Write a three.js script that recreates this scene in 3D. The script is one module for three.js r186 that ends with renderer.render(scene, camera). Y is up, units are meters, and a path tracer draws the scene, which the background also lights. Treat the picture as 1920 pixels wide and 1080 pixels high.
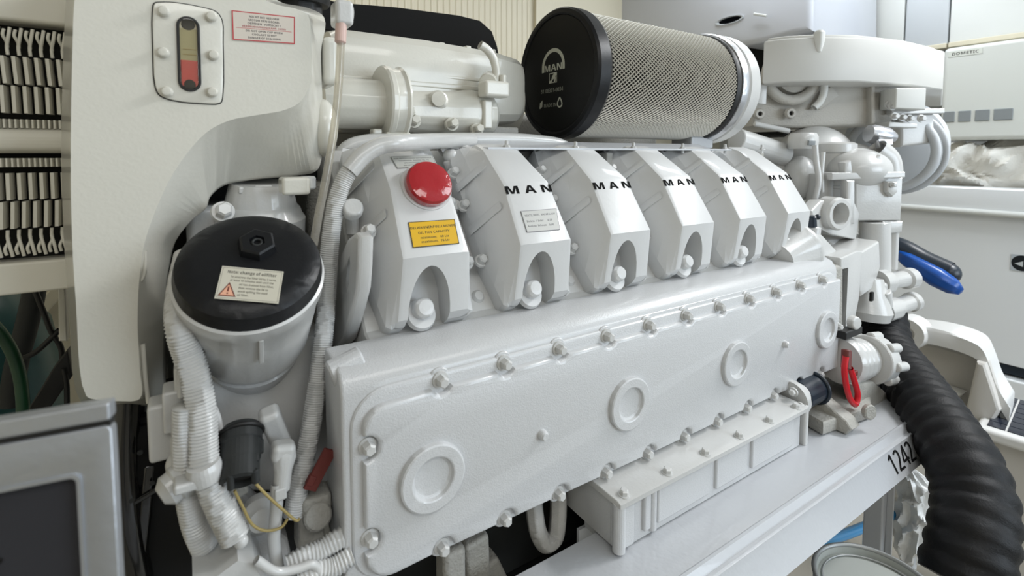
import * as THREE from 'three';
import { RectAreaLightUniformsLib } from 'three/addons/lights/RectAreaLightUniformsLib.js';
import { RoundedBoxGeometry } from 'three/addons/geometries/RoundedBoxGeometry.js';
import { mergeGeometries, toCreasedNormals } from 'three/addons/utils/BufferGeometryUtils.js';
import { TextGeometry } from 'three/addons/geometries/TextGeometry.js';
import { FontLoader } from 'three/addons/loaders/FontLoader.js';
import { createNoise3D } from 'simplex-noise';
import { Brush, Evaluator, SUBTRACTION } from 'three-bvh-csg';

// ---------------------------------------------------------------- camera, light, exposure
const scene = new THREE.Scene();
const camera = new THREE.PerspectiveCamera(59.22, 1920 / 1080, 0.02, 30);
camera.position.set(0, 1.4, 0);
camera.lookAt(0.54292714, 1.4 - 0.06512461, -0.8372508);
camera.setViewOffset(1920, 1080, 0, 190, 1920, 1080);      // lens shifted down, as in a cropped frame
camera.focus = 0.8; camera.userData.fStop = 6.5;
camera.updateProjectionMatrix();
const renderer = new THREE.WebGLRenderer({ antialias: true });
renderer.toneMapping = THREE.LinearToneMapping;
renderer.toneMappingExposure = 0.55;
renderer.shadowMap.enabled = true;
scene.background = new THREE.Color(0.75, 0.88, 1.0);   // pale sky outside the added window, for cool side light
const ADDED_WINDOW = [1.1, 3.1, 0.95, 2.25, 11];   // added opening for cool side light: x from, to, y from, to, intensity
RectAreaLightUniformsLib.init();
const LAMPS = [   // ceiling fittings: x, z, width, depth, intensity, colour
  [-0.1, 1.25, 1.8, 0.7, 7.5, [1, 0.985, 0.95]],
  [0.5, -1.75, 1.2, 0.3, 4, [1, 0.96, 0.87]],
  [2.5, -1.3, 0.9, 0.8, 16, [0.9, 0.96, 1]],
  [2.3, 0.75, 1.4, 0.7, 10, [0.86, 0.94, 1]],
];
const ROUND = [2.24, 0.04, 0.14, 26];   // round downlight: x, z, radius, intensity
const CEIL = 2.75;

// ---------------------------------------------------------------- helpers
const V = (a) => new THREE.Vector3(a[0], a[1], a[2]);
let seed = 7; const rnd = () => ((seed = (seed * 16807) % 2147483647) / 2147483647);
const taken = {};
function numbered(n) { const k = taken[n] = (taken[n] ?? -1) + 1; return k ? n + '_' + String(k).padStart(3, '0') : n; }
function boxUV(g) {   // uv in metres, projected along the main direction of each normal
  const p = g.attributes.position, n = g.attributes.normal, uv = new Float32Array(p.count * 2);
  for (let i = 0; i < p.count; i++) {
    const f = i - (i % 3);
    let a = 0, b = 0, c = 0;
    for (let k = 0; k < 3; k++) { a += n.getX(f + k); b += n.getY(f + k); c += n.getZ(f + k); }
    a = Math.abs(a); b = Math.abs(b); c = Math.abs(c);
    const x = p.getX(i), y = p.getY(i), z = p.getZ(i);
    const [u, v] = c >= a && c >= b ? [x, y] : a >= b ? [z, y] : [x, z];
    uv[2 * i] = u; uv[2 * i + 1] = v;
  }
  g.setAttribute('uv', new THREE.BufferAttribute(uv, 2));
  return g;
}
function plain(g, crease) {
  let q = g.index ? g.toNonIndexed() : g;
  if (crease) { for (const k of Object.keys(q.attributes)) if (k !== 'position') q.deleteAttribute(k); q = toCreasedNormals(q, crease); }
  for (const k of Object.keys(q.attributes)) if (k !== 'position' && k !== 'normal') q.deleteAttribute(k);
  if (!q.attributes.normal) q.computeVertexNormals();
  return q;
}
function geo(list) {
  const a = [].concat(list).map((g) => plain(g));
  return boxUV(a.length > 1 ? mergeGeometries(a) : a[0]);
}
function mesh(name, list, m, parent) {
  const o = new THREE.Mesh(list.isBufferGeometry && list.userData.done ? list : geo(list), m);
  o.name = numbered(name); o.castShadow = o.receiveShadow = true;
  (parent ?? scene).add(o);
  return o;
}
function thing(name, label, category, group) {
  const o = new THREE.Group(); o.name = numbered(name); scene.add(o);
  o.userData = { label, category }; if (group) o.userData.group = group;
  return o;
}
function part(name, parent) { const o = new THREE.Group(); o.name = numbered(name); parent.add(o); return o; }
function tag(o, label, category, group) { o.userData = { label, category }; if (group) o.userData.group = group; return o; }
function struct(name, list, m) { const o = mesh(name, list, m); o.userData.kind = 'structure'; return o; }
function grid(rings, capA, capB, crease = 0.6, closed = true) {   // skin through rings of equal length
  const v = [], N = rings[0].length, tri = (a, b, c) => v.push(...a, ...b, ...c);
  for (let i = 0; i + 1 < rings.length; i++) for (let j = 0; j < (closed ? N : N - 1); j++) {
    const k = (j + 1) % N, a = rings[i][j], b = rings[i][k], c = rings[i + 1][k], d = rings[i + 1][j];
    tri(a, b, c); tri(a, c, d);
  }
  const cap = (r, flip) => { const m = [0, 1, 2].map((c) => r.reduce((s, p) => s + p[c], 0) / N); for (let j = 0; j < N; j++) { const k = (j + 1) % N; flip ? tri(m, r[k], r[j]) : tri(m, r[j], r[k]); } };
  if (capA) cap(rings[0], true);
  if (capB) cap(rings[rings.length - 1], false);
  const g = new THREE.BufferGeometry(); g.setAttribute('position', new THREE.Float32BufferAttribute(v, 3));
  return crease ? toCreasedNormals(g, crease) : (g.computeVertexNormals(), g);
}
function shape2(pts, holes) {
  const s = new THREE.Shape(pts.map((p) => new THREE.Vector2(p[0], p[1])));
  for (const h of holes ?? []) s.holes.push(new THREE.Path(h.map((p) => new THREE.Vector2(p[0], p[1]))));
  return s;
}
function extrude(pts, depth, b = 0, holes, crease = 0.5) {   // outline in xy, from z = 0 back to -depth, edges rounded by b
  const g = new THREE.ExtrudeGeometry(shape2(pts, holes), { depth: Math.max(depth - 2 * b, 1e-5), bevelEnabled: b > 0, bevelThickness: b, bevelSize: b, bevelOffset: -b, bevelSegments: 3, curveSegments: 12 });
  g.translate(0, 0, -depth + b);
  return plain(g, crease);
}
const slabZ = (pts, depth, b, holes, crease) => { const z = pts[0][2]; return extrude(pts, depth, b, holes, crease).translate(0, 0, z); };            // pts on a plane of constant z
function remap(g, m) {   // carries an outline onto another plane (axes swapped, so the winding is turned back)
  g.applyMatrix4(m);
  for (const k of Object.keys(g.attributes)) { const a = g.attributes[k], n = a.itemSize; for (let i = 0; i + 2 < a.count; i += 3) for (let c = 0; c < n; c++) { const t = a.array[(i + 1) * n + c]; a.array[(i + 1) * n + c] = a.array[(i + 2) * n + c]; a.array[(i + 2) * n + c] = t; } }
  return g;
}
const slabX = (zy, x0, x1, b, holes, crease) => remap(extrude(zy, x1 - x0, b, holes, crease), new THREE.Matrix4().set(0, 0, 1, x1, 0, 1, 0, 0, 1, 0, 0, 0, 0, 0, 0, 1));   // outline in z, y
const slabY = (xz, y0, y1, b, holes, crease) => remap(extrude(xz, y1 - y0, b, holes, crease), new THREE.Matrix4().set(1, 0, 0, 0, 0, 0, 1, y1, 0, 1, 0, 0, 0, 0, 0, 1));   // outline in x, z
const zyOf = (pts) => pts.map((p) => [p[2], p[1]]);
function box(x0, x1, y0, y1, z0, z1, r = 0.004, seg = 2) {
  const w = Math.abs(x1 - x0), h = Math.abs(y1 - y0), d = Math.abs(z1 - z0);
  const g = r ? new RoundedBoxGeometry(w, h, d, seg, Math.min(r, w / 2.01, h / 2.01, d / 2.01)) : new THREE.BoxGeometry(w, h, d);
  return g.translate((x0 + x1) / 2, (y0 + y1) / 2, (z0 + z1) / 2);
}
function boxAt(c, w, h, d, r, rot) { const g = box(-w / 2, w / 2, -h / 2, h / 2, -d / 2, d / 2, r); if (rot) g.applyMatrix4(new THREE.Matrix4().makeRotationFromEuler(new THREE.Euler(...rot))); return g.translate(...c); }
function aim(g, base, dir) {   // turns a shape built along +y
  const q = new THREE.Quaternion().setFromUnitVectors(new THREE.Vector3(0, 1, 0), V(dir).normalize());
  return g.applyQuaternion(q).translate(...base);
}
function lathe(profile, base, dir, seg = 40, crease = 0.55) {
  const g = new THREE.LatheGeometry(profile.map((p) => new THREE.Vector2(Math.max(p[0], 1e-5), p[1])), seg);
  return aim(plain(g, crease), base, dir);
}
function rod(a, b, r0, r1 = r0, seg = 20) {
  const d = V(b).sub(V(a)), L = d.length(), e = Math.min(0.002, r0 * 0.3, L * 0.3);
  return lathe([[0, 0], [r0 - e, 0], [r0, e], [r1, L - e], [r1 - e, L], [0, L]], a, d.toArray(), seg);
}
function tube(pts, r, seg = 60, rad = 12, closed = false) { return new THREE.TubeGeometry(new THREE.CatmullRomCurve3(pts.map(V), closed, 'centripetal'), seg, r, rad, closed); }
function corrugated(pts, r, pitch, amp, rad = 20, sharp = 1, r1 = r) {   // ribbed hose
  const c = new THREE.CatmullRomCurve3(pts.map(V), false, 'centripetal'), L = c.getLength(), n = Math.max(8, Math.round((L / pitch) * 6));
  const fr = c.computeFrenetFrames(n, false), rings = [];
  for (let i = 0; i <= n; i++) {
    const p = c.getPointAt(i / n), w = 0.5 + 0.5 * Math.cos((i / n) * (L / pitch) * 2 * Math.PI), q = (r + (r1 - r) * i / n) - amp * Math.pow(1 - w, sharp), ring = [];
    for (let j = 0; j < rad; j++) { const a = (j / rad) * 2 * Math.PI, N = fr.normals[i], B = fr.binormals[i]; ring.push([p.x + q * (N.x * Math.cos(a) + B.x * Math.sin(a)), p.y + q * (N.y * Math.cos(a) + B.y * Math.sin(a)), p.z + q * (N.z * Math.cos(a) + B.z * Math.sin(a))]); }
    rings.push(ring);
  }
  return grid(rings, true, true, 1.2);
}
function hexBolt(base, dir, r, h, washer = 1.35) {   // flanged hexagon head
  const hex = new THREE.CylinderGeometry(r * 0.93, r, h, 6).translate(0, h / 2, 0);
  const chamf = new THREE.CylinderGeometry(r * 0.68, r * 0.93, h * 0.18, 6).translate(0, h * 1.09, 0);
  const w = new THREE.CylinderGeometry(r * washer * 0.92, r * washer, h * 0.3, 20).translate(0, h * 0.15, 0);
  return mergeGeometries([hex, chamf, w].map((g) => aim(plain(g, 0.4), base, dir)));
}
function domeBolt(base, dir, r, h) { return lathe([[0, 0], [r, 0], [r, h * 0.45], [r * 0.93, h * 0.7], [r * 0.7, h * 0.92], [r * 0.35, h], [0, h]], base, dir, 20, 0.9); }
function ball(c, r, sx = 1, sy = 1, sz = 1) { return new THREE.SphereGeometry(r, 32, 20).scale(sx, sy, sz).translate(...c); }
function roundedRect(x0, x1, y0, y1, r, n = 6) {
  const p = [], C = [[x1 - r, y1 - r, 0], [x0 + r, y1 - r, 90], [x0 + r, y0 + r, 180], [x1 - r, y0 + r, 270]];
  for (const [cx, cy, a] of C) for (let i = 0; i <= n; i++) { const t = ((a + (90 * i) / n) * Math.PI) / 180; p.push([cx + r * Math.cos(t), cy + r * Math.sin(t)]); }
  return p;
}
function smooth(pts, n = 6, closed = true) { const c = new THREE.CatmullRomCurve3(pts.map(V), closed, 'centripetal'); return c.getPoints(pts.length * n).slice(0, closed ? -1 : undefined).map((p) => p.toArray()); }
function torus(c, dir, R, r, seg = 48) { return aim(new THREE.TorusGeometry(R, r, 12, seg).rotateX(Math.PI / 2), c, dir); }
function sheet(name, corners, m, parent, lift = 0.0006) {   // printed sticker: a thin real plate from four corners (top left, top right, bottom right, bottom left)
  const [a, b, c, d] = corners.map(V), n = b.clone().sub(a).cross(d.clone().sub(a)).normalize().negate();
  const k = [a, b, c, d].map((p) => p.clone().addScaledVector(n, lift)), P = [], U = [], q = (i, j, l) => { for (const [x, u] of [i, j, l]) { P.push(x.x, x.y, x.z); U.push(...u); } };
  const A = [k[0], [0, 1]], B = [k[1], [1, 1]], Cc = [k[2], [1, 0]], D = [k[3], [0, 0]], a0 = [a, [0, 1]], b0 = [b, [1, 1]], c0 = [c, [1, 0]], d0 = [d, [0, 0]];
  q(A, D, Cc); q(A, Cc, B); q(a0, A, B); q(a0, B, b0); q(b0, B, Cc); q(b0, Cc, c0); q(c0, Cc, D); q(c0, D, d0); q(d0, D, A); q(d0, A, a0);
  const g = new THREE.BufferGeometry(); g.setAttribute('position', new THREE.Float32BufferAttribute(P, 3)); g.setAttribute('uv', new THREE.Float32BufferAttribute(U, 2)); g.computeVertexNormals();
  g.userData.done = true;
  return mesh(name, g, m, parent);
}

function slabH(pts, depth, b, holes, crease) {   // upright slab that faces the near end of the aisle
  const n = new THREE.Vector3(-0.5441, 0, 0.839), x = new THREE.Vector3(0.839, 0, 0.5441), y = new THREE.Vector3(0, 1, 0), o = V(pts[0]);
  const to = (p) => { const q = V(p).sub(o); return [q.dot(x), q.dot(y)]; };
  return extrude(pts.map(to), depth, b, holes?.map((h) => h.map(to)), crease).applyMatrix4(new THREE.Matrix4().makeBasis(x, y, n).setPosition(o));
}
// ---------------------------------------------------------------- materials
function noiseTex(size, cells, octaves, seed0, contrast = 1) {   // tiling value noise
  const d = new Uint8Array(size * size * 4), lat = [];
  let s = seed0; const r = () => ((s = (s * 16807) % 2147483647) / 2147483647);
  for (let o = 0; o < octaves; o++) { const n = cells << o; lat.push([n, Float32Array.from({ length: n * n }, r)]); }
  for (let y = 0; y < size; y++) for (let x = 0; x < size; x++) {
    let sum = 0, w = 0;
    lat.forEach(([n, L], o) => {
      const fx = (x / size) * n, fy = (y / size) * n, ix = Math.floor(fx), iy = Math.floor(fy), tx = fx - ix, ty = fy - iy, sx = tx * tx * (3 - 2 * tx), sy = ty * ty * (3 - 2 * ty);
      const g = (a, b) => L[((b + n) % n) * n + ((a + n) % n)], k = 1 / (1 + o * 0.9);
      sum += k * ((g(ix, iy) * (1 - sx) + g(ix + 1, iy) * sx) * (1 - sy) + (g(ix, iy + 1) * (1 - sx) + g(ix + 1, iy + 1) * sx) * sy); w += k;
    });
    const v = Math.max(0, Math.min(255, 255 * (0.5 + (sum / w - 0.5) * contrast))), i = (y * size + x) * 4;
    d[i] = d[i + 1] = d[i + 2] = v; d[i + 3] = 255;
  }
  const t = new THREE.DataTexture(d, size, size); t.wrapS = t.wrapT = THREE.RepeatWrapping; t.magFilter = THREE.LinearFilter; t.needsUpdate = true;
  return t;
}
const rep = (t, m) => { const c = t.clone(); c.repeat.set(1 / m, 1 / m); c.needsUpdate = true; return c; };
const peelTex = noiseTex(512, 40, 2, 11, 1.6), grainTex = noiseTex(512, 56, 2, 23, 1.8), coarseTex = noiseTex(256, 5, 4, 5, 1.4);
const M = {};
const std = (k, color, rough, o = {}) => { const m = new THREE.MeshPhysicalMaterial({ roughness: rough, side: THREE.DoubleSide, ...o }); m.color.setRGB(...color); m.name = k; M[k] = m; return m; };
const peel = { bumpMap: rep(peelTex, 0.12), bumpScale: 0.0001 };
std('paint', [0.56, 0.56, 0.55], 0.3, { ...peel, clearcoat: 0.4, clearcoatRoughness: 0.12 });
std('tankPaint', [0.65, 0.635, 0.57], 0.34, { ...peel, bumpScale: 0.00007, clearcoat: 0.6, clearcoatRoughness: 0.09 });
std('coverPaint', [0.6, 0.605, 0.605], 0.42, { bumpMap: rep(peelTex, 0.2), bumpScale: 0.00006, clearcoat: 0.3, clearcoatRoughness: 0.07 });
std('castPaint', [0.57, 0.577, 0.585], 0.36, { bumpMap: rep(grainTex, 0.065), bumpScale: 0.00014, clearcoat: 0.45, clearcoatRoughness: 0.12 });
std('roughPaint', [0.36, 0.35, 0.32], 0.5, { bumpMap: rep(grainTex, 0.15), bumpScale: 0.0005 });
std('duct', [0.62, 0.6, 0.54], 0.42);
std('castGrey', [0.47, 0.45, 0.41], 0.55, { bumpMap: rep(grainTex, 0.15), bumpScale: 0.0004 });
std('hoodPaint', [0.56, 0.555, 0.53], 0.45);
std('blackPlastic', [0.007, 0.0075, 0.009], 0.36, { bumpMap: rep(grainTex, 0.08), bumpScale: 0.00004, specularIntensity: 0.6 });
std('blackMatt', [0.008, 0.008, 0.008], 0.7, { specularIntensity: 0.25 });
std('blackGloss', [0.008, 0.008, 0.008], 0.15, { clearcoat: 0.6, clearcoatRoughness: 0.08 });
std('rubber', [0.006, 0.006, 0.007], 0.55, { specularIntensity: 0.55, bumpMap: rep(grainTex, 0.1), bumpScale: 0.00015 });
std('charcoal', [0.026, 0.028, 0.028], 0.6, { specularIntensity: 0.6 });
std('steel', [0.62, 0.63, 0.66], 0.3, { metalness: 0.9, bumpMap: rep(coarseTex, 0.2), bumpScale: 0.001 });
std('wire', [0.66, 0.64, 0.58], 0.4, { metalness: 0.3 });
std('pleat', [0.09, 0.085, 0.075], 0.9);
std('rimSeal', [0.045, 0.055, 0.075], 0.45);
std('red', [0.36, 0.004, 0.01], 0.12, { clearcoat: 0.8, clearcoatRoughness: 0.06, bumpMap: rep(coarseTex, 0.03), bumpScale: 0.0003 });
std('redCord', [0.6, 0.01, 0.02], 0.4);
std('redTag', [0.13, 0.02, 0.015], 0.5);
std('brass', [0.6, 0.4, 0.14], 0.35, { metalness: 0.7 });
std('wireTan', [0.35, 0.27, 0.1], 0.5);
std('black', [0.006, 0.006, 0.006], 0.5);
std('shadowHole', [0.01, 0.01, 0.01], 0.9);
std('clear', [0.95, 0.93, 0.88], 0.05, { transmission: 1, thickness: 0, ior: 1.45 });
std('fluid', [0.55, 0.09, 0.09], 0.2, { clearcoat: 0.5 });
std('tubePlastic', [0.8, 0.77, 0.7], 0.15, { transmission: 0.8, thickness: 0, clearcoat: 0.4 });
std('pinkish', [0.6, 0.42, 0.37], 0.4);
std('amber', [0.4, 0.38, 0.24], 0.4);
std('silver', [0.45, 0.47, 0.5], 0.35, { metalness: 0.75, bumpMap: rep(grainTex, 0.2), bumpScale: 0.0001 });
std('screen', [0.035, 0.035, 0.04], 0.7, { specularIntensity: 0.25 });
std('finPaint', [0.68, 0.66, 0.58], 0.45);
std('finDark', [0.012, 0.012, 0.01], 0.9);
std('wall', [0.6, 0.6, 0.58], 0.7);
std('cream', [0.7, 0.64, 0.5], 0.6);
std('creamTrim', [0.66, 0.6, 0.46], 0.5);
std('floorPaint', [0.3, 0.28, 0.24], 0.6, { bumpMap: rep(coarseTex, 1.0), bumpScale: 0.002 });
std('gelcoat', [0.8, 0.815, 0.83], 0.18, { clearcoat: 0.6, clearcoatRoughness: 0.05 });
std('soffit', [0.6, 0.615, 0.67], 0.25, { clearcoat: 0.5, clearcoatRoughness: 0.1 });
std('panelWhite', [0.66, 0.665, 0.64], 0.5);
std('panelGrey', [0.5, 0.52, 0.54], 0.5);
std('acBody', [0.72, 0.735, 0.7], 0.4);
std('vent', [0.26, 0.28, 0.29], 0.6);
std('cloth', [0.8, 0.78, 0.73], 0.9, { sheen: 0.2, bumpMap: rep(grainTex, 0.4), bumpScale: 0.001 });
std('frame', [0.5, 0.515, 0.54], 0.35, { bumpMap: rep(peelTex, 0.2), bumpScale: 0.0002, clearcoat: 0.3 });
std('blueHose', [0.05, 0.3, 0.6], 0.3, { clearcoat: 0.4 });
std('bluePaint', [0.01, 0.08, 0.35], 0.3);
std('navy', [0.01, 0.018, 0.03], 0.35);
std('tealBottle', [0.02, 0.075, 0.075], 0.3);
std('greenHose', [0.008, 0.05, 0.02], 0.35);
std('drum', [0.36, 0.38, 0.36], 0.5, { bumpMap: rep(coarseTex, 0.5), bumpScale: 0.001 });
std('drumRim', [0.3, 0.31, 0.31], 0.4, { metalness: 0.5 });
std('cells', [0.015, 0.02, 0.035], 0.25, { clearcoat: 0.5 });
std('moulded', [0.6, 0.58, 0.55], 0.4);
std('mouldedWhite', [0.76, 0.76, 0.75], 0.3, { clearcoat: 0.3 });
std('dirt', [0.2, 0.11, 0.03], 0.7);
std('ink', [0.006, 0.006, 0.006], 0.9, { specularIntensity: 0.3 });
function print(k, w, h, draw, o = {}) {
  const c = document.createElement('canvas'); c.width = w; c.height = h; const g = c.getContext('2d'); draw(g, w, h);
  const t = new THREE.CanvasTexture(c); t.colorSpace = THREE.SRGBColorSpace;
  const m = new THREE.MeshPhysicalMaterial({ map: t, roughness: 0.4, side: THREE.DoubleSide, ...o }); m.name = k; M[k] = m;
}
const lines = (g, rows, x, y, dy, font, color, align = 'left') => { g.font = font; g.fillStyle = color; g.textAlign = align; rows.forEach((r, i) => g.fillText(r, x, y + i * dy)); };
print('warningPrint', 512, 270, (g, w, h) => {
  g.fillStyle = '#cfc6bb'; g.fillRect(0, 0, w, h); g.strokeStyle = '#b0262e'; g.lineWidth = 9; g.strokeRect(6, 6, w - 12, h - 12);
  lines(g, ['NICHT BEI HEISSEM', 'MOTOR DEN DECKEL', 'OEFFNEN  VORSICHT !'], w / 2, 52, 32, 'bold 26px sans-serif', '#2a2526', 'center');
  lines(g, ['VERBRUEHUNGSGEFAHR  HEISS'], w / 2, 144, 30, 'bold 24px sans-serif', '#8c2a2c', 'center');
  g.fillStyle = '#b0262e'; g.fillRect(30, 152, w - 60, 4);
  lines(g, ['DO NOT OPEN CAP WHEN', 'COOLANT IS HOT', 'DANGER OF SCALDING'], w / 2, 184, 31, 'bold 25px sans-serif', '#2a2526', 'center');
});
print('oilPrint', 512, 300, (g, w, h) => {
  g.fillStyle = '#d6a806'; g.fillRect(0, 0, w, h); g.strokeStyle = '#3a300c'; g.lineWidth = 8; g.strokeRect(4, 4, w - 8, h - 8);
  lines(g, ['OELWANNENFUELLMENGE', 'OIL PAN CAPACITY'], w / 2, 88, 62, 'bold 39px sans-serif', '#2c260e', 'center');
  lines(g, ['minimum:    60 Ltr', 'maximum:   76 Ltr'], w / 2, 208, 48, 'bold 36px sans-serif', '#2c260e', 'center');
});
print('valvePrint', 512, 300, (g, w, h) => {
  g.fillStyle = '#b6b6b2'; g.fillRect(0, 0, w, h); g.strokeStyle = '#77777a'; g.lineWidth = 8; g.strokeRect(4, 4, w - 8, h - 8);
  lines(g, ['VENTILSPIEL  VALVE LASH'], w / 2, 82, 50, 'bold 36px sans-serif', '#4c4c4c', 'center');
  lines(g, ['Einlass  /  Inlet      0,50', 'Auslass  Exhaust    0,60'], 40, 164, 66, 'bold 36px sans-serif', '#474747');
});
print('finePrint', 512, 200, (g, w, h) => {
  g.fillStyle = '#b9bab5'; g.fillRect(0, 0, w, h); g.strokeStyle = '#8a8a88'; g.lineWidth = 7; g.strokeRect(4, 4, w - 8, h - 8);
  lines(g, ['NUR FREIGEGEBENE MOTORENOELE', 'VERWENDEN  ENGINE OIL TO', 'SPECIFICATION ONLY', 'SEE OPERATING MANUAL'], w / 2, 50, 40, 'bold 27px sans-serif', '#5a5a58', 'center');
});
print('notePrint', 640, 350, (g, w, h) => {
  g.fillStyle = '#c3bfb0'; g.fillRect(0, 0, w, h); g.strokeStyle = '#77746a'; g.lineWidth = 4; g.strokeRect(16, 14, w - 32, h - 28);
  lines(g, ['Note: change of oilfilter'], w / 2, 72, 30, 'bold 44px sans-serif', '#26241f', 'center');
  lines(g, ['To unscrew the filter lid by 3 turns,', 'at least 10 minutes wait until the'], 110, 118, 36, 'bold 28px sans-serif', '#4a463c');
  lines(g, ['oil has drained from filter,', 'then remove the lid to', 'avoid spilling the used', 'oil filter.'], 210, 194, 37, 'bold 28px sans-serif', '#4a463c');
  g.beginPath(); g.moveTo(112, 180); g.lineTo(192, 314); g.lineTo(32, 314); g.closePath(); g.fillStyle = '#d9a58a'; g.fill(); g.strokeStyle = '#5a1712'; g.lineWidth = 11; g.stroke();
  g.fillStyle = '#5a1712'; g.fillRect(105, 216, 15, 52); g.beginPath(); g.arc(112, 288, 8, 0, 7); g.fill();
});
print('capPrint', 1024, 1024, (g, w, h) => {
  g.fillStyle = '#0e0e0e'; g.fillRect(0, 0, w, h); g.strokeStyle = g.fillStyle = '#b5b6a8';
  g.lineWidth = 34; g.beginPath(); g.ellipse(470, 440, 152, 148, 0, Math.PI, 0); g.stroke(); g.fillRect(301, 436, 34, 42); g.fillRect(605, 436, 34, 42);
  g.font = 'bold 84px sans-serif'; g.textAlign = 'center'; g.save(); g.translate(470, 477); g.scale(1.42, 1); g.fillText('MAN', 0, 0); g.restore();
  g.fillRect(412, 494, 116, 92); g.fillStyle = '#161616'; // square emblem with a striding lion
  g.beginPath(); g.moveTo(420, 502); g.lineTo(486, 502); g.lineTo(458, 524); g.lineTo(448, 550); g.lineTo(420, 566); g.closePath(); g.fill();
  g.beginPath(); g.moveTo(450, 580); g.lineTo(468, 556); g.lineTo(490, 550); g.lineTo(484, 580); g.closePath(); g.fill();
  g.beginPath(); g.moveTo(506, 526); g.lineTo(522, 520); g.lineTo(522, 580); g.lineTo(506, 580); g.lineTo(512, 548); g.closePath(); g.fill();
  g.fillStyle = '#83847a'; g.font = 'bold 50px sans-serif'; g.fillText('51 08301-0034', 452, 668);
  g.fillStyle = '#b5b6a8'; g.beginPath(); g.moveTo(262, 806); g.lineTo(272, 754); g.lineTo(314, 728); g.lineTo(308, 790); g.lineTo(282, 806); g.closePath(); g.fill();
  g.font = 'bold 46px sans-serif'; g.fillStyle = '#83847a'; g.fillText('MADE IN', 428, 800);
  g.lineWidth = 15; g.strokeStyle = '#b5b6a8'; g.beginPath(); g.moveTo(570, 724); g.quadraticCurveTo(616, 780, 596, 800); g.quadraticCurveTo(570, 818, 546, 800); g.quadraticCurveTo(522, 780, 570, 724); g.stroke();
}, { roughness: 0.45, specularIntensity: 0.5 });
print('unitPrint', 256, 64, (g, w, h) => { g.fillStyle = '#dcded6'; g.fillRect(0, 0, w, h); lines(g, ['DOMETIC'], w / 2, 48, 0, 'bold 46px sans-serif', '#34342f', 'center'); });
print('badgePrint', 128, 128, (g, w, h) => { g.fillStyle = '#b6bcc2'; g.fillRect(0, 0, w, h); g.fillStyle = '#10161c'; g.beginPath(); g.arc(64, 64, 62, 0, 7); g.fill(); g.fillStyle = '#c2c6c8'; g.beginPath(); g.moveTo(20, 72); g.lineTo(70, 46); g.lineTo(70, 92); g.closePath(); g.fill(); g.fillRect(78, 52, 26, 30); });
const font = await new FontLoader().loadAsync('fonts/droid/droid_sans_bold.typeface.json');
const regular = await new FontLoader().loadAsync('fonts/droid/droid_sans_regular.typeface.json');
function letters(text, size, depth, wide, face = font) { const g = new TextGeometry(text, { font: face, size, depth, curveSegments: 4 }); g.computeBoundingBox(); const b = g.boundingBox; return g.translate(-(b.min.x + b.max.x) / 2, 0, 0).scale(wide, 1, 1); }

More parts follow.
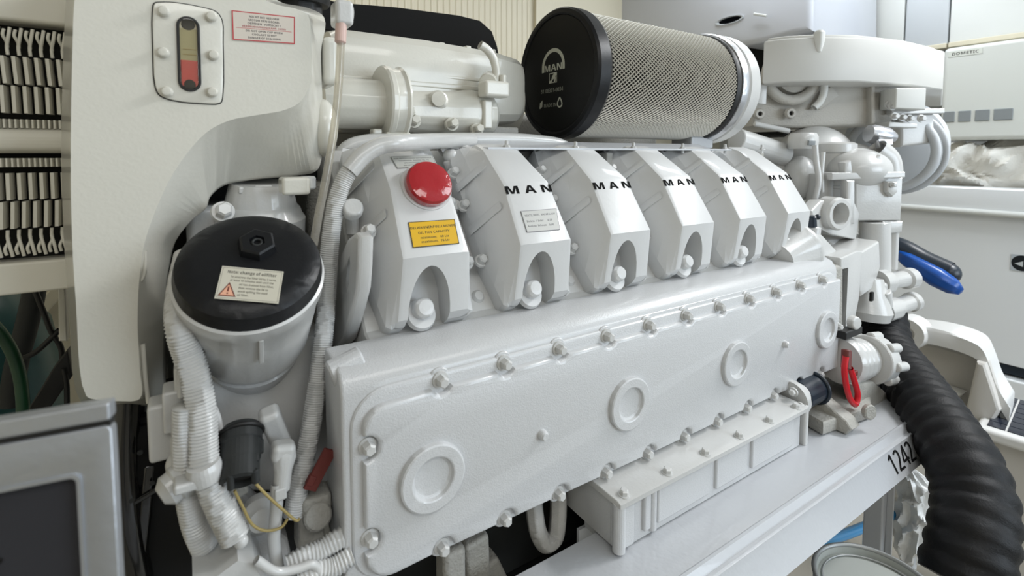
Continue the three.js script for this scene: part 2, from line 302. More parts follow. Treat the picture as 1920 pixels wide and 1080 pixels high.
// ---------------------------------------------------------------- the room
{
  const X0 = -1.7, X1 = 3.6, Z0 = -2.5, Z1 = 2.2, T = 0.12;
  struct('floor', box(X0 - T, X1 + T, -T, 0, Z0 - T, Z1 + T, 0), M.floorPaint);
  struct('ceiling', box(X0 - T, X1 + T, CEIL, CEIL + T, Z0 - T, Z1 + T, 0), M.wall);
  struct('wall_side', box(X0 - T, X0, 0, CEIL, Z0 - T, Z1 + T, 0), M.cream);
  struct('wall_end', box(X1, X1 + T, 0, CEIL, Z0 - T, Z1 + T, 0), M.wall);
  const [wx0, wx1, wy0, wy1, wI] = ADDED_WINDOW;
  struct('wall_front', [box(X0 - T, wx0, 0, CEIL, Z1, Z1 + T, 0), box(wx1, X1 + T, 0, CEIL, Z1, Z1 + T, 0), box(wx0, wx1, 0, wy0, Z1, Z1 + T, 0), box(wx0, wx1, wy1, CEIL, Z1, Z1 + T, 0)], M.wall);
  const win = struct('added_window_1', box(wx0 + 0.04, wx1 - 0.04, wy0 + 0.04, wy1 - 0.04, Z1 + 0.05, Z1 + 0.056, 0), M.clear);  // added window, out of view, that brings cool light from the side
  mesh('added_window_frame', [box(wx0, wx1, wy0, wy0 + 0.05, Z1 + 0.03, Z1 + 0.08, 0.004), box(wx0, wx1, wy1 - 0.05, wy1, Z1 + 0.03, Z1 + 0.08, 0.004), box(wx0, wx0 + 0.05, wy0, wy1, Z1 + 0.03, Z1 + 0.08, 0.004), box(wx1 - 0.05, wx1, wy0, wy1, Z1 + 0.03, Z1 + 0.08, 0.004), box((wx0 + wx1) / 2 - 0.02, (wx0 + wx1) / 2 + 0.02, wy0, wy1, Z1 + 0.03, Z1 + 0.08, 0.004)], M.panelWhite, win);
  const sideFill = new THREE.RectAreaLight(new THREE.Color(0.78, 0.89, 1), wI, wx1 - wx0 - 0.1, wy1 - wy0 - 0.1); sideFill.position.set((wx0 + wx1) / 2, (wy0 + wy1) / 2, Z1 - 0.01); sideFill.lookAt((wx0 + wx1) / 2, (wy0 + wy1) / 2, -3); sideFill.name = 'added_window_light'; scene.add(sideFill);  // added area light standing in for daylight through the opening
  const ribs = [];   // ribbed cladding of the back wall
  for (let x = X0; x <= 1.8; x += 0.0045) { const k = ((x % 0.036) + 0.036) % 0.036, d = k < 0.009 ? 0.004 : 0; ribs.push([x, d]); }
  const lo = ribs.map(([x, d]) => [x, 0, Z0 + d]), hi = ribs.map(([x, d]) => [x, CEIL, Z0 + d]);
  struct('wall_back', [grid([lo, hi], false, false, 0.3, false), box(X0, X1, 0, CEIL, Z0 - T, Z0 - 0.002, 0)], M.cream);
  struct('trim_1', box(1.77, 1.9, 0, CEIL, Z0, Z0 + 0.03, 0.004), M.creamTrim);
  for (const [x, z, w, d, I, c] of LAMPS) {
    const t = thing('ceiling_panel_light', ['warm panel light in the ceiling over the aisle', 'narrow panel light in the ceiling beyond the engine', 'square cool panel light in the ceiling over the locker', 'cool panel light in the ceiling over the aisle end'][LAMPS.findIndex((l) => l[0] === x)], 'light', 'ceiling panel lights');
    mesh('frame', [box(x - w / 2 - 0.02, x + w / 2 + 0.02, CEIL - 0.03, CEIL, z - d / 2 - 0.02, z - d / 2, 0.003), box(x - w / 2 - 0.02, x + w / 2 + 0.02, CEIL - 0.03, CEIL, z + d / 2, z + d / 2 + 0.02, 0.003), box(x - w / 2 - 0.02, x - w / 2, CEIL - 0.03, CEIL, z - d / 2, z + d / 2, 0.003), box(x + w / 2, x + w / 2 + 0.02, CEIL - 0.03, CEIL, z - d / 2, z + d / 2, 0.003)], M.panelWhite, t);
    const e = new THREE.MeshStandardMaterial({ color: 0xffffff, emissive: new THREE.Color(...c), emissiveIntensity: 1.5 });
    mesh('diffuser', box(x - w / 2, x + w / 2, CEIL - 0.02, CEIL, z - d / 2, z + d / 2, 0), e, t);
    const L = new THREE.RectAreaLight(new THREE.Color(...c), I, w, d); L.position.set(x, CEIL - 0.025, z); L.lookAt(x, 0, z); L.name = 'panel_light_source'; scene.add(L);
  }
  const [rx, rz, rr, rI] = ROUND, t = thing('round_downlight', 'round downlight in the ceiling above the gearbox end', 'light');
  mesh('frame', lathe([[rr, 0], [rr + 0.02, 0], [rr + 0.02, 0.02], [rr, 0.03]], [rx, CEIL - 0.03, rz], [0, 1, 0]), M.panelWhite, t);
  mesh('diffuser', rod([rx, CEIL - 0.015, rz], [rx, CEIL, rz], rr), new THREE.MeshStandardMaterial({ color: 0xffffff, emissive: 0xffffff, emissiveIntensity: 4 }), t);
  const L = new THREE.SpotLight(0xffffff, rI, 0, 1.2, 0.6, 2); L.position.set(rx, CEIL - 0.03, rz); L.target.position.set(0.7, 1.2, -0.5); L.castShadow = true; L.shadow.radius = 14; L.name = 'downlight_source'; scene.add(L, L.target);
}

// ---------------------------------------------------------------- engine
const E = thing('marine_engine', 'large white painted marine engine with a row of six ridged valve covers', 'engine');
const FT = [-0.574, 0.82], FN = [0.82, 0.574];                          // along and out of the cylinder bank, as z and y
const bank = (t, n, x) => [x, 1.205 + FT[1] * t + FN[1] * n, -0.555 + FT[0] * t + FN[0] * n];
const COVER_X = 0.2415, PITCH = 0.157;
mesh('engine_block', [
  box(0.16, 1.18, 0.95, 1.17, -0.9, -0.5, 0.01),
  box(0.12, 1.2, 0.905, 1.0, -0.95, -0.62, 0.02),
  box(0.14, 1.25, 1.1, 1.36, -1.15, -0.72, 0.02),
  box(0.16, 1.2, 1.3, 1.5, -1.3, -1.04, 0.02),
], M.roughPaint, E);
{ // cylinder heads: the sloping deck the valve covers stand on
  const deck = part('cylinder_heads', E);
  mesh('deck', slabX([[-0.515, 1.176], [-0.556, 1.188], [-0.572, 1.194], [-0.617, 1.255], [-0.727, 1.404], [-0.8, 1.412], [-0.8, 1.1], [-0.515, 1.1]], 0.168, 1.2, 0.006), M.paint, deck);
  const boss = [];
  for (let i = 1; i < 7; i++) {   // cast flanks and studs between the covers
    const x = COVER_X + PITCH * (i - 0.5);
    boss.push(lathe([[0, -0.03], [0.011, -0.03], [0.009, -0.012], [0.006, -0.008], [0, -0.008]], bank(0.02, -0.008, x + 0.004), [0, FN[1], FN[0]], 24));
    boss.push(lathe([[0, -0.03], [0.01, -0.03], [0.008, 0.012], [0, 0.014]], bank(0.15, -0.01, x), [0, FN[1], FN[0]], 20));
  }
  mesh('casting', boss, M.paint, deck);
}
{ // one valve cover, then five copies
  const S = [[-0.008, 0.002, 0.041, 0.05], [-0.004, 0.015, 0.043, 0.056], [0.023, 0.04, 0.0415, 0.06], [0.05, 0.064, 0.0395, 0.065], [0.141, 0.068, 0.036, 0.0665], [0.216, 0.04, 0.029, 0.067], [0.238, 0.022, 0.027, 0.064], [0.244, 0.0, 0.026, 0.062]];
  const rings = S.map(([t, n, r, b]) => {
    const h = n + 0.002, P = [[-b * 0.97, -0.022], [-b, 0.004], [-(b * 0.62 + r * 0.38), h * 0.5], [-r - 0.004, h - 0.005], [-r - 0.0015, h - 0.0015], [-r + 0.003, h], [r - 0.003, h], [r + 0.0015, h - 0.0015], [r + 0.004, h - 0.005], [b * 0.62 + r * 0.38, h * 0.5], [b, 0.004], [b * 0.97, -0.022]];
    return P.map(([x, q]) => bank(t, q, COVER_X + x));
  });
  const body = grid(rings, true, true, 0);
  body.setAttribute('uv', new THREE.Float32BufferAttribute(new Float32Array(body.attributes.position.count * 2), 2));
  const arch = [];   // pocket round the foot bolt
  arch.push([-0.031, 1.16], [0.031, 1.16]);
  for (let i = 0; i <= 16; i++) { const a = (Math.PI * i) / 16; arch.push([0.0285 * Math.cos(a) * 0.93, 1.212 + 0.06 * Math.sin(a)]); }
  const cut = extrude(arch, 0.1, 0, null, 0.6).translate(COVER_X - 0.007, 0, -0.47);
  const cutT = new THREE.BufferGeometry(); cutT.setAttribute('position', cut.attributes.position.clone()); cutT.computeVertexNormals(); cutT.setAttribute('uv', new THREE.Float32BufferAttribute(new Float32Array(cut.attributes.position.count * 2), 2));
  const csg = new Evaluator(); csg.attributes = ['position', 'normal']; csg.useGroups = false;
  const A = new Brush(body), B = new Brush(cutT); A.updateMatrixWorld(); B.updateMatrixWorld();
  const res = csg.evaluate(A, B, SUBTRACTION).geometry;
  const cov = mesh('valve_cover', plain(res, 0.45), M.coverPaint, E);
  const bolts = [];
  mesh('foot_bolt', [domeBolt(bank(0.009, 0.006, COVER_X - 0.011), [0, 0.35, 0.93], 0.0125, 0.02), lathe([[0, 0], [0.019, 0], [0.017, 0.006], [0, 0.007]], bank(0.003, 0.001, COVER_X - 0.011), [0, 0.5, 0.85])], M.coverPaint, cov);
  for (const [t, s] of [[0.06, -1], [0.145, -1], [0.2, -1], [0.06, 1], [0.15, 1]]) mesh('bolt', hexBolt(bank(t, 0.002, COVER_X + s * 0.068), [0, FN[1], FN[0]], 0.007, 0.011), M.paint, cov);
  for (const [t, s] of [[0.11, -1], [0.178, -1]]) mesh('rib', grid([[-1, 0.004], [1, 0.004]].map(([q, r]) => Array.from({ length: 10 }, (_, j) => { const a = (j / 10) * 6.283; return bank(t + q * 0.004 + 0.006 * Math.cos(a), 0.03 + q * 0.026 + 0.004 * Math.sin(a), COVER_X + s * (0.058 - q * 0.012)); })), true, true), M.coverPaint, cov);
  const dz = [0, 1.2, 0.9];
  for (let i = 1; i < 6; i++) { const c = cov.clone(); c.name = numbered('valve_cover'); c.position.x = PITCH * i; E.add(c); }
  const covers = E.children.filter((o) => o.name.startsWith('valve_cover'));
  // lettering on the second to sixth cover, on a raised band along the break of the face
  for (let i = 1; i < 6; i++) {
    const g = letters('M A N', 0.0118, 0.0003, 1.75);
    const X = new THREE.Vector3(1, 0, 0), Z = V([0, 0.538, 0.845]).normalize(), Y = Z.clone().cross(X);
    const b0 = bank(0.1235, 0.0695, COVER_X + 0.0005);
    g.applyMatrix4(new THREE.Matrix4().makeBasis(X, Y, Z)).translate(...b0);
    const o = mesh('lettering', plain(g), M.ink, covers[i]); o.userData.label = 'black printed maker lettering';
  }
  const c1 = covers[0];
  const cc = [0.2493,1.3596,-0.5766], cd = [0, 0.5, 0.86];
  const cap = mesh('filler_cap', lathe([[0, 0], [0.0275, 0], [0.029, 0.003], [0.029, 0.011], [0.027, 0.0145], [0.022, 0.016], [0.01, 0.0168], [0, 0.017]], cc, cd, 56, 0.5), M.red, c1);
  cap.userData.label = 'round red oil filler cap';
  mesh('cap_collar', lathe([[0, -0.012], [0.034, -0.012], [0.032, 0.002], [0.028, 0.002]], cc, cd, 48), M.coverPaint, c1);
  sheet('oil_sticker', [[0.2152,1.3208,-0.5525], [0.2745,1.3203,-0.5522], [0.272,1.2931,-0.5348], [0.2138,1.2938,-0.5353]], M.oilPrint, c1).userData.label = 'yellow oil capacity sticker';
  sheet('fine_print_sticker', [[0.2225,1.3959,-0.6287], [0.2808,1.3971,-0.6305], [0.2792,1.3833,-0.6103], [0.2237,1.3814,-0.6076]], M.finePrint, c1).userData.label = 'small grey printed notice';
  sheet('valve_sticker', [[0.373,1.3238,-0.5544], [0.4328,1.3238,-0.5544], [0.426,1.2967,-0.5371], [0.3718,1.2976,-0.5377]].map(([x, y, z]) => [x - PITCH, y, z]), M.valvePrint, covers[1]).userData.label = 'small grey valve lash notice';
}
{ // long side cover with its row of bolts
  const J = part('side_cover', E);
  const R = (z, y) => [z, y];
  mesh('housing', slabX([R(-0.49, 0.962), R(-0.49, 1.163), R(-0.492, 1.172), R(-0.5, 1.183), R(-0.513, 1.189), R(-0.556, 1.191), R(-0.56, 1.18), R(-0.56, 0.99), R(-0.52, 0.962)], 0.1205, 1.1, 0.003, null, 0.7), M.castPaint, J);
  mesh('end_boss', [rod([0.117, 1.176, -0.52], [0.15, 1.186, -0.52], 0.014)], M.castPaint, J);
  const bolts = [];
  for (let i = 0; i < 11; i++) bolts.push([0.2234 + 0.08036 * i, 1.1578, 0]);
  for (let i = 0; i < 11; i++) bolts.push([0.2228 + 0.08055 * i, 0.9705, 1]);
  bolts.push([0.1438, 1.1098, 2], [0.1445, 1.0146, 2]);
  const out = [], corner = (cx, cy, r, a0, a1) => { for (let k = 0; k <= 8; k++) { const a = ((a0 + ((a1 - a0) * k) / 8) * Math.PI) / 180; out.push([cx + r * Math.cos(a), cy + r * Math.sin(a)]); } };
  const notch = (bx, by, r, a0, a1) => { for (let k = 0; k <= 10; k++) { const a = ((a0 + ((a1 - a0) * k) / 10) * Math.PI) / 180; out.push([bx + r * Math.cos(a), by + r * Math.sin(a)]); } };
  const top = 1.15, bot = 0.969, lf = 0.1385, rt = 1.0925, r = 0.0135;   // raised face, scalloped round every bolt
  out.push([lf, bot + 0.03]); notch(0.1405, 1.0146, r, -98, 98); notch(0.1405, 1.1098, r, -98, 98);
  corner(lf + 0.022, top - 0.022, 0.022, 180, 90);
  for (const [x, y, k] of bolts) if (k === 0) notch(x, y, r, 210, 330);
  out.push([rt, top], [rt, bot]);
  for (const [x, y, k] of bolts.filter((b) => b[2] === 1).reverse()) notch(x, y, r, 0, 180);
  corner(lf + 0.03, bot + 0.03, 0.03, 270, 180);
  out.pop();
  mesh('face', extrude(out, 0.02, 0.004, null, 0.7).translate(0, 0, -0.478), M.castPaint, J);
  const lip = [];   // flange below the face with an ear under each bolt
  for (const [x, y, k] of bolts) lip.push(lathe([[0, -0.03], [0.0125, -0.03], [0.0125, 0.0005], [0.0115, 0.0015], [0, 0.0015]], [x, y, -0.489], [0, 0, 1], 24));
  lip.push(extrude(roundedRect(0.1275, 1.098, 0.9635, 1.166, 0.038), 0.03, 0.004).translate(0, 0, -0.4865));
  lip.push(extrude(roundedRect(0.1235, 1.099, 0.9605, 1.172, 0.042), 0.03, 0.004).translate(0, 0, -0.4905));
  mesh('flange', lip, M.castPaint, J);
  for (const [x, y] of bolts) mesh('bolt', hexBolt([x, y, -0.4885], [0, 0, 1], 0.0068, 0.012, 1.45), M.paint, J);
  for (const [x] of [[0.2088], [0.4997], [0.7431], [1.035]]) mesh('round_boss', lathe([[0, 0.0006], [0.014, 0.0004], [0.0195, 0.0012], [0.022, 0.003], [0.0232, 0.0066], [0.0245, 0.0072], [0.0345, 0.0072], [0.0362, 0.006], [0.0368, -0.002]], [x, 1.0598, -0.4782], [0, 0, 1], 56, 0.4), M.castPaint, J);
  for (const x of [0.353, 0.8892]) mesh('plug', lathe([[0, -0.002], [0.0068, -0.002], [0.0058, 0.006], [0.004, 0.0085], [0, 0.009]], [x, 1.0608, -0.478], [0, 0, 1], 24), M.castPaint, J);
}
{ // oil cooler box hung below the side cover
  const K = part('oil_cooler', E);
  const x0 = 0.448, x1 = 0.896, F = -0.4425;
  mesh('cooler_body', slabX([[-0.448, 0.887], [-0.448, 0.952], [-0.56, 0.955], [-0.56, 0.887]], x0 + 0.004, x1, 0.003), M.castPaint, K);
  mesh('cooler_lid', slabX([[-0.437, 0.952], [-0.437, 0.958], [-0.444, 0.9608], [-0.5, 0.962], [-0.5, 0.952]], x0 - 0.002, x1 + 0.004, 0.0018), M.paint, K);
  for (const [a, b] of [[0.45, 0.478], [0.497, 0.51], [0.524, 0.636], [0.652, 0.73], [0.744, 0.868]]) mesh('panel_rib', box(a, b, a < 0.49 ? 0.89 : 0.897, 0.95, -0.46, a < 0.5 ? F : F - 0.001, 0.003), M.castPaint, K);
  mesh('corner_post', rod([0.454, 0.887, -0.447], [0.454, 0.955, -0.447], 0.0085), M.castPaint, K);
  mesh('corner_post', rod([0.517, 0.89, -0.448], [0.517, 0.955, -0.448], 0.006), M.castPaint, K);
  for (let i = 0; i < 6; i++) mesh('bolt', hexBolt([0.462 + i * 0.083, 0.96, -0.4475], [0, 1, 0.1], 0.0062, 0.007), M.paint, K);
  mesh('end_flange', [lathe([[0, 0], [0.032, 0], [0.032, 0.012], [0.022, 0.014], [0.022, 0.05], [0, 0.05]], [0.91, 0.955, -0.475], [1, 0, 0], 32), boxAt([0.908, 0.92, -0.452], 0.012, 0.075, 0.02, 0.004), ...[0, 1, 2, 3, 4, 5].map((i) => hexBolt([0.898, 0.955 + 0.025 * Math.sin(i * 1.05), -0.475 + 0.025 * Math.cos(i * 1.05)], [-1, 0, 0], 0.006, 0.008))], M.paint, K);
  mesh('coupling', [rod([0.94, 0.952, -0.478], [1.01, 0.952, -0.478], 0.027), torus([1.0, 0.952, -0.478], [1, 0, 0], 0.028, 0.004)], M.navy, K).userData.label = 'dark blue rubber coupling';
}
{ // intake manifold and charge pipe in the valley
  const I = part('intake_manifold', E);
  const prof = (s, dy = 0) => Array.from({ length: 28 }, (_, j) => { const a = (j / 28) * 2 * Math.PI, k = Math.pow(Math.abs(Math.cos(a)), 4) + Math.pow(Math.abs(Math.sin(a)), 4), q = 1 / Math.pow(k, 0.25); return [-0.89 + 0.085 * s * Math.cos(a) * q, 1.53 + dy + 0.079 * s * Math.sin(a) * q]; });
  const ring = (x, s, dy = 0) => prof(s, dy).map(([z, y]) => [x, y, z]);
  mesh('duct', grid([ring(0.2, 0.88, -0.004), ring(0.22, 0.95, -0.003), ring(0.36, 0.95, -0.003), ring(0.5, 0.9, -0.004), ring(0.555, 0.82, -0.006), ring(0.565, 0.76, -0.006)], true, true, 0.5), M.tankPaint, I);
  mesh('seam', [box(0.2, 0.5, 1.512, 1.522, -0.825, -0.808, 0.003), box(0.36, 0.47, 1.53, 1.536, -0.822, -0.81, 0.002)], M.tankPaint, I);
  mesh('charge_pipe', [lathe([[0, 0], [0.037, 0], [0.0385, 0.004], [0.0385, 0.1], [0.041, 0.104], [0.041, 0.115]], [0.1711,1.4747,-0.78], [1, 0, 0], 40)], M.tankPaint, I);
  mesh('clamp', [lathe([[0.03, 0], [0.058, 0], [0.06, 0.003], [0.06, 0.009], [0.0565, 0.012], [0.0565, 0.024], [0.06, 0.028], [0.058, 0.032], [0.04, 0.034]], [0.2585,1.4758,-0.775], [1, 0, 0], 48), boxAt([0.2743,1.4244,-0.75], 0.04, 0.016, 0.03, 0.004), boxAt([0.2437,1.4287,-0.75], 0.014, 0.016, 0.02, 0.003)], M.tankPaint, I);
  const c0 = [0.2597,1.4753,-0.81];
  mesh('lower_tube', [lathe([[0, 0], [0.034, 0], [0.036, 0.06], [0.04, 0.12], [0.045, 0.15], [0.04, 0.19], [0.03, 0.2], [0, 0.2]], [c0[0] + 0.02, c0[1] - 0.006, c0[2]], [1, 0, 0], 36)], M.tankPaint, I);
  for (const p of [[0.3112,1.4511,-0.77], [0.3782,1.448,-0.77], [0.4259,1.4404,-0.77], [0.3064,1.4651,-0.78]]) mesh('bolt', hexBolt(p, [-0.15, 0.15, 1], 0.009, 0.018), M.tankPaint, I);
  mesh('plug', [lathe([[0, 0], [0.017, 0], [0.017, 0.008], [0.012, 0.012], [0.012, 0.02], [0, 0.021]], [0.3602,1.4872,-0.785], [-0.3, 0.1, 1], 24)], M.tankPaint, I);
  mesh('fitting', [boxAt([0.4554,1.5105,-0.76], 0.05, 0.028, 0.03, 0.006), rod([0.4467,1.5222,-0.765], [0.4635,1.5311,-0.79], 0.016), tube([[0.4626,1.5194,-0.77],[0.467,1.5382,-0.77],[0.4605,1.5653,-0.77],[0.4466,1.5802,-0.77],[0.434,1.586,-0.77]], 0.0075, 40), rod([0.4739,1.521,-0.76], [0.474,1.5375,-0.76], 0.006), boxAt([0.4451,1.4676,-0.77], 0.018, 0.05, 0.02, 0.004)], M.tankPaint, I);
  mesh('end_bell', [lathe([[0, 0], [0.055, 0], [0.06, 0.006], [0.064, 0.02], [0.075, 0.035], [0.078, 0.04], [0.07, 0.046], [0, 0.046]], [0.548, 1.508, -0.935], [1, 0, 0], 48)], M.tankPaint, I);
  for (let i = 0; i < 6; i++) mesh('rib', box(0.24 + i * 0.055, 0.252 + i * 0.055, 1.59, 1.606, -0.93, -0.87, 0.003), M.tankPaint, I);
  mesh('valley_bracket', [boxAt([0.2686,1.4427,-0.84], 0.12, 0.02, 0.06, 0.004), boxAt([0.4614,1.4393,-0.82], 0.14, 0.02, 0.05, 0.004)], M.roughPaint, I);
}
mesh('air_box_shroud', grid([0, 0.03, 0.3, 0.33].map((d, i) => [[0.2463,1.7193,-1.1],[0.2889,1.7176,-1.1],[0.4044,1.7268,-1.1],[0.5622,1.7315,-1.1],[0.6202,1.7273,-1.1],[0.6534,1.706,-1.1],[0.6688,1.6714,-1.1],[0.6766,1.6353,-1.1],[0.6425,1.6424,-1.1],[0.4796,1.6593,-1.1],[0.2986,1.6598,-1.1],[0.2449,1.6593,-1.1]].map(([x, y, z]) => [x + (i === 3 ? -0.01 : 0), y + (i === 0 || i === 3 ? -0.004 : 0), z - d])), true, true, 0.4), M.blackMatt, E).userData.label = 'black plastic shroud behind the intake';
mesh('far_intake', [box(0.25, 0.62, 1.49, 1.69, -1.36, -1.12, 0.02), box(0.22, 0.68, 1.48, 1.52, -1.4, -1.05, 0.01)], M.roughPaint, E);
{ // pipes and plate along the valley, behind the cover tops
  const Y = part('valley_plate', E);
  const x0 = 0.3569, x1 = 0.9689;
  mesh('plate', [slabY([[x0 + 0.02, -0.645], [x1, -0.645], [x1, -0.74], [x0 - 0.02, -0.74]], 1.406, 1.4095, 0.001), slabX([[-0.69, 1.409], [-0.73, 1.421], [-0.76, 1.421], [-0.76, 1.409]], x0 + 0.01, x1, 0.001)], M.frame, Y);
  for (let i = 0; i < 6; i++) { const x = x0 + 0.06 + i * 0.137; mesh('stud', [rod([x, 1.4, -0.658], [x, 1.42, -0.658], 0.003), hexBolt([x, 1.409, -0.658], [0, 1, 0], 0.0055, 0.004)], M.paint, Y); }
  mesh('support', Array.from({ length: 7 }, (_, i) => box(x0 + 0.04 + i * 0.12, x0 + 0.055 + i * 0.12, 1.36, 1.402, -0.74, -0.67, 0.002)), M.roughPaint, Y);
  mesh('coolant_pipe', tube([[0.1917,1.3142,-0.74],[0.1888,1.3528,-0.74],[0.1872,1.3833,-0.74],[0.1974,1.4061,-0.74],[0.2284,1.4172,-0.74],[0.2858,1.4187,-0.74],[0.3767,1.4225,-0.74],[0.5252,1.4228,-0.74],[0.5982,1.4119,-0.74],[0.6376,1.3776,-0.74]], 0.0115, 80), M.paint, Y);
  mesh('injector_line', [tube([[0.3276,1.4208,-0.7],[0.3471,1.4049,-0.7],[0.3579,1.3902,-0.7],[0.3423,1.374,-0.7],[0.3651,1.3653,-0.7]], 0.006, 40), tube([[0.3257,1.4024,-0.7],[0.3408,1.4097,-0.7],[0.3747,1.3983,-0.7],[0.3937,1.3933,-0.7]], 0.007, 40), tube([[0.3419,1.3823,-0.69],[0.3527,1.3725,-0.69],[0.3692,1.3754,-0.69]], 0.006, 30), torus([0.276,1.4076,-0.69], [0, 0, 1], 0.014, 0.005), ball([0.3376,1.3968,-0.69], 0.011), ball([0.3635,1.4033,-0.7], 0.013), ball([0.3746,1.39,-0.7], 0.012), rod([0.3314,1.3904,-0.69], [0.3374,1.3776,-0.69], 0.007)], M.paint, Y);
  mesh('brass_fitting', rod([0.2027,1.4055,-0.76], [0.2303,1.4056,-0.76], 0.005), M.brass, Y).userData.label = 'brass pipe fitting';
}
{ // lifting bracket at the near end of the heads
  const B = part('lifting_bracket', E);
  const o = zyOf([[0.148,1.316,-0.5389],[0.148,1.3127,-0.5253],[0.148,1.2817,-0.5294],[0.148,1.2543,-0.5373],[0.148,1.2256,-0.558],[0.148,1.1807,-0.5955],[0.148,1.1227,-0.6869],[0.148,1.1486,-0.6965],[0.148,1.1928,-0.6679],[0.148,1.2417,-0.6354],[0.148,1.2807,-0.6014],[0.148,1.3063,-0.5669]]);
  mesh('plate', slabX(o, 0.15, 0.167, 0.004, [zyOf([[0.148,1.2938,-0.5592],[0.148,1.277,-0.5541],[0.148,1.2515,-0.5625],[0.148,1.2354,-0.5793],[0.148,1.2532,-0.5825],[0.148,1.2763,-0.5738]])], 0.7), M.paint, B);
  mesh('bolt', [domeBolt([0.1647,1.333,-0.6], [-0.1, 0.5, 0.85], 0.0125, 0.014), rod([0.1702,1.3308,-0.62], [0.1709,1.3013,-0.62], 0.008)], M.paint, B);
  mesh('bolt', hexBolt([0.177,1.3086,-0.58], [0, 0.5, 0.85], 0.007, 0.012), M.paint, B);
}
{ // timing case at the front end, below the oil filter
  const T = part('timing_case', E);
  mesh('case_wall', [slabZ([[0.007,1.1987,-0.63],[0.1317,1.1863,-0.63],[0.1557,1.1275,-0.63],[0.1534,1.0181,-0.63],[0.139,0.9539,-0.63],[0.1023,0.9821,-0.63],[0.0257,1.0367,-0.63],[0.0134,1.126,-0.63]], 0.12, 0.006), slabZ([[0.0104,1.2059,-0.605],[0.1263,1.1884,-0.605],[0.1283,1.1177,-0.605],[0.1235,1.0674,-0.605],[0.1106,1.0263,-0.605],[0.0816,1.0146,-0.605],[0.0495,1.0268,-0.605],[0.0298,1.0553,-0.605],[0.0145,1.1133,-0.605]], 0.06, 0.008)], M.paint, T);
  mesh('case_edge', slabZ([[0.016,1.1446,-0.56],[0.0223,1.1319,-0.56],[0.0344,1.0729,-0.56],[0.05,1.033,-0.56],[0.0794,0.9916,-0.56],[0.0885,0.9332,-0.56],[0.0239,0.9649,-0.56],[0.0183,1.0788,-0.56]], 0.05, 0.006), M.castPaint, T);
  mesh('void_shade_plate', box(-0.03, 0.19, 1.06, 1.43, -0.83, -0.81, 0.004), M.charcoal, T);  // dark plate standing in for the shaded void behind the tank arch
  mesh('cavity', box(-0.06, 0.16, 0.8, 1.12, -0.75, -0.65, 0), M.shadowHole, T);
  const sa = [0.0388,1.134,-0.545], sb = [0.0326,1.1019,-0.505], sd = sb.map((v, i) => v - sa[i]), sl = Math.hypot(...sd), sk = (t) => sa.map((v, i) => v + sd[i] * t);
  mesh('pressure_sensor', [lathe([[0, 0], [0.016, 0], [0.0185, 0.004], [0.0185, sl * 0.3], [0.0175, sl * 0.33], [0.0175, sl * 0.62], [0.0165, sl * 0.66], [0.0165, sl * 0.97], [0.013, sl], [0.012, sl * 0.8], [0, sl * 0.8]], sa, sd, 32), ...[0, 1, 2, 3, 4, 5, 6, 7].map((i) => rod(sk(0.34).map((v, c) => v + [0.0175 * Math.cos(i * 0.785), 0, 0.0175 * Math.sin(i * 0.785)][c]), sk(0.6).map((v, c) => v + [0.0175 * Math.cos(i * 0.785), 0, 0.0175 * Math.sin(i * 0.785)][c]), 0.0022)), rod([0.0255,1.1148,-0.5], [0.0254,1.1009,-0.5], 0.003), rod([0.045,1.1129,-0.5], [0.0455,1.1,-0.5], 0.0035)], M.charcoal, T).userData.label = 'dark grey ribbed sensor cap';
  mesh('sensor_seal', [torus(sk(0.12), sd, 0.0185, 0.0022), rod(sk(0.82), sk(0.9), 0.0125)], M.black, T);
  mesh('connector', [boxAt([0.0687,1.1226,-0.55], 0.02, 0.05, 0.02, 0.006, [0.35, 0, 0.28]), lathe([[0, 0], [0.0075, 0], [0.0085, 0.018], [0.0115, 0.03], [0.0105, 0.036], [0, 0.04]], [0.0686,1.076,-0.515], [0.12, 1, -0.15], 24), boxAt([0.0669,1.0757,-0.513], 0.011, 0.012, 0.012, 0.002), boxAt([0.0713,1.1116,-0.52], 0.022, 0.018, 0.02, 0.006, [0, 0, -0.2])], M.paint, T);
  mesh('fill_plug', lathe([[0, 0], [0.018, 0], [0.018, 0.012], [0.013, 0.016], [0.011, 0.02], [0, 0.02]], [0.0521,1.0395,-0.55], [0, 0.1, 1], 28), M.paint, T);
  mesh('mount_bracket', [slabZ([[0.0874,1.0304,-0.54],[0.1111,1.0268,-0.54],[0.1139,0.984,-0.54],[0.0862,0.9845,-0.54]], 0.03, 0.004), rod([0.1046,1.025,-0.53], [0.1049,1.016,-0.55], 0.014), boxAt([0.1052,1.0319,-0.55], 0.03, 0.02, 0.03, 0.005), boxAt([0.0267,1.0732,-0.55], 0.03, 0.014, 0.03, 0.003, [0, 0, 0.3])], M.roughPaint, T);
  mesh('fuel_block', [boxAt([-0.0044,1.1859,-0.57], 0.02, 0.03, 0.03, 0.004), boxAt([-0.0256,1.1371,-0.58], 0.022, 0.055, 0.03, 0.004), boxAt([-0.0131,1.1591,-0.57], 0.022, 0.04, 0.03, 0.003), boxAt([-0.0098,1.1183,-0.57], 0.02, 0.03, 0.03, 0.004), rod([-0.0146,1.1039,-0.565], [-0.0096,1.1011,-0.565], 0.014), rod([-0.0077,1.2019,-0.55], [-0.0083,1.174,-0.55], 0.004), ball([-0.0124,1.1068,-0.56], 0.012)], M.paint, T);
  mesh('pipe_elbow', [lathe([[0, 0], [0.008, 0], [0.0145, 0.006], [0.0145, 0.012], [0.0165, 0.014], [0.0165, 0.03], [0, 0.03]], [-0.0277,1.0966,-0.53], [0.9, 0.35, -0.3], 28)], M.paint, T);
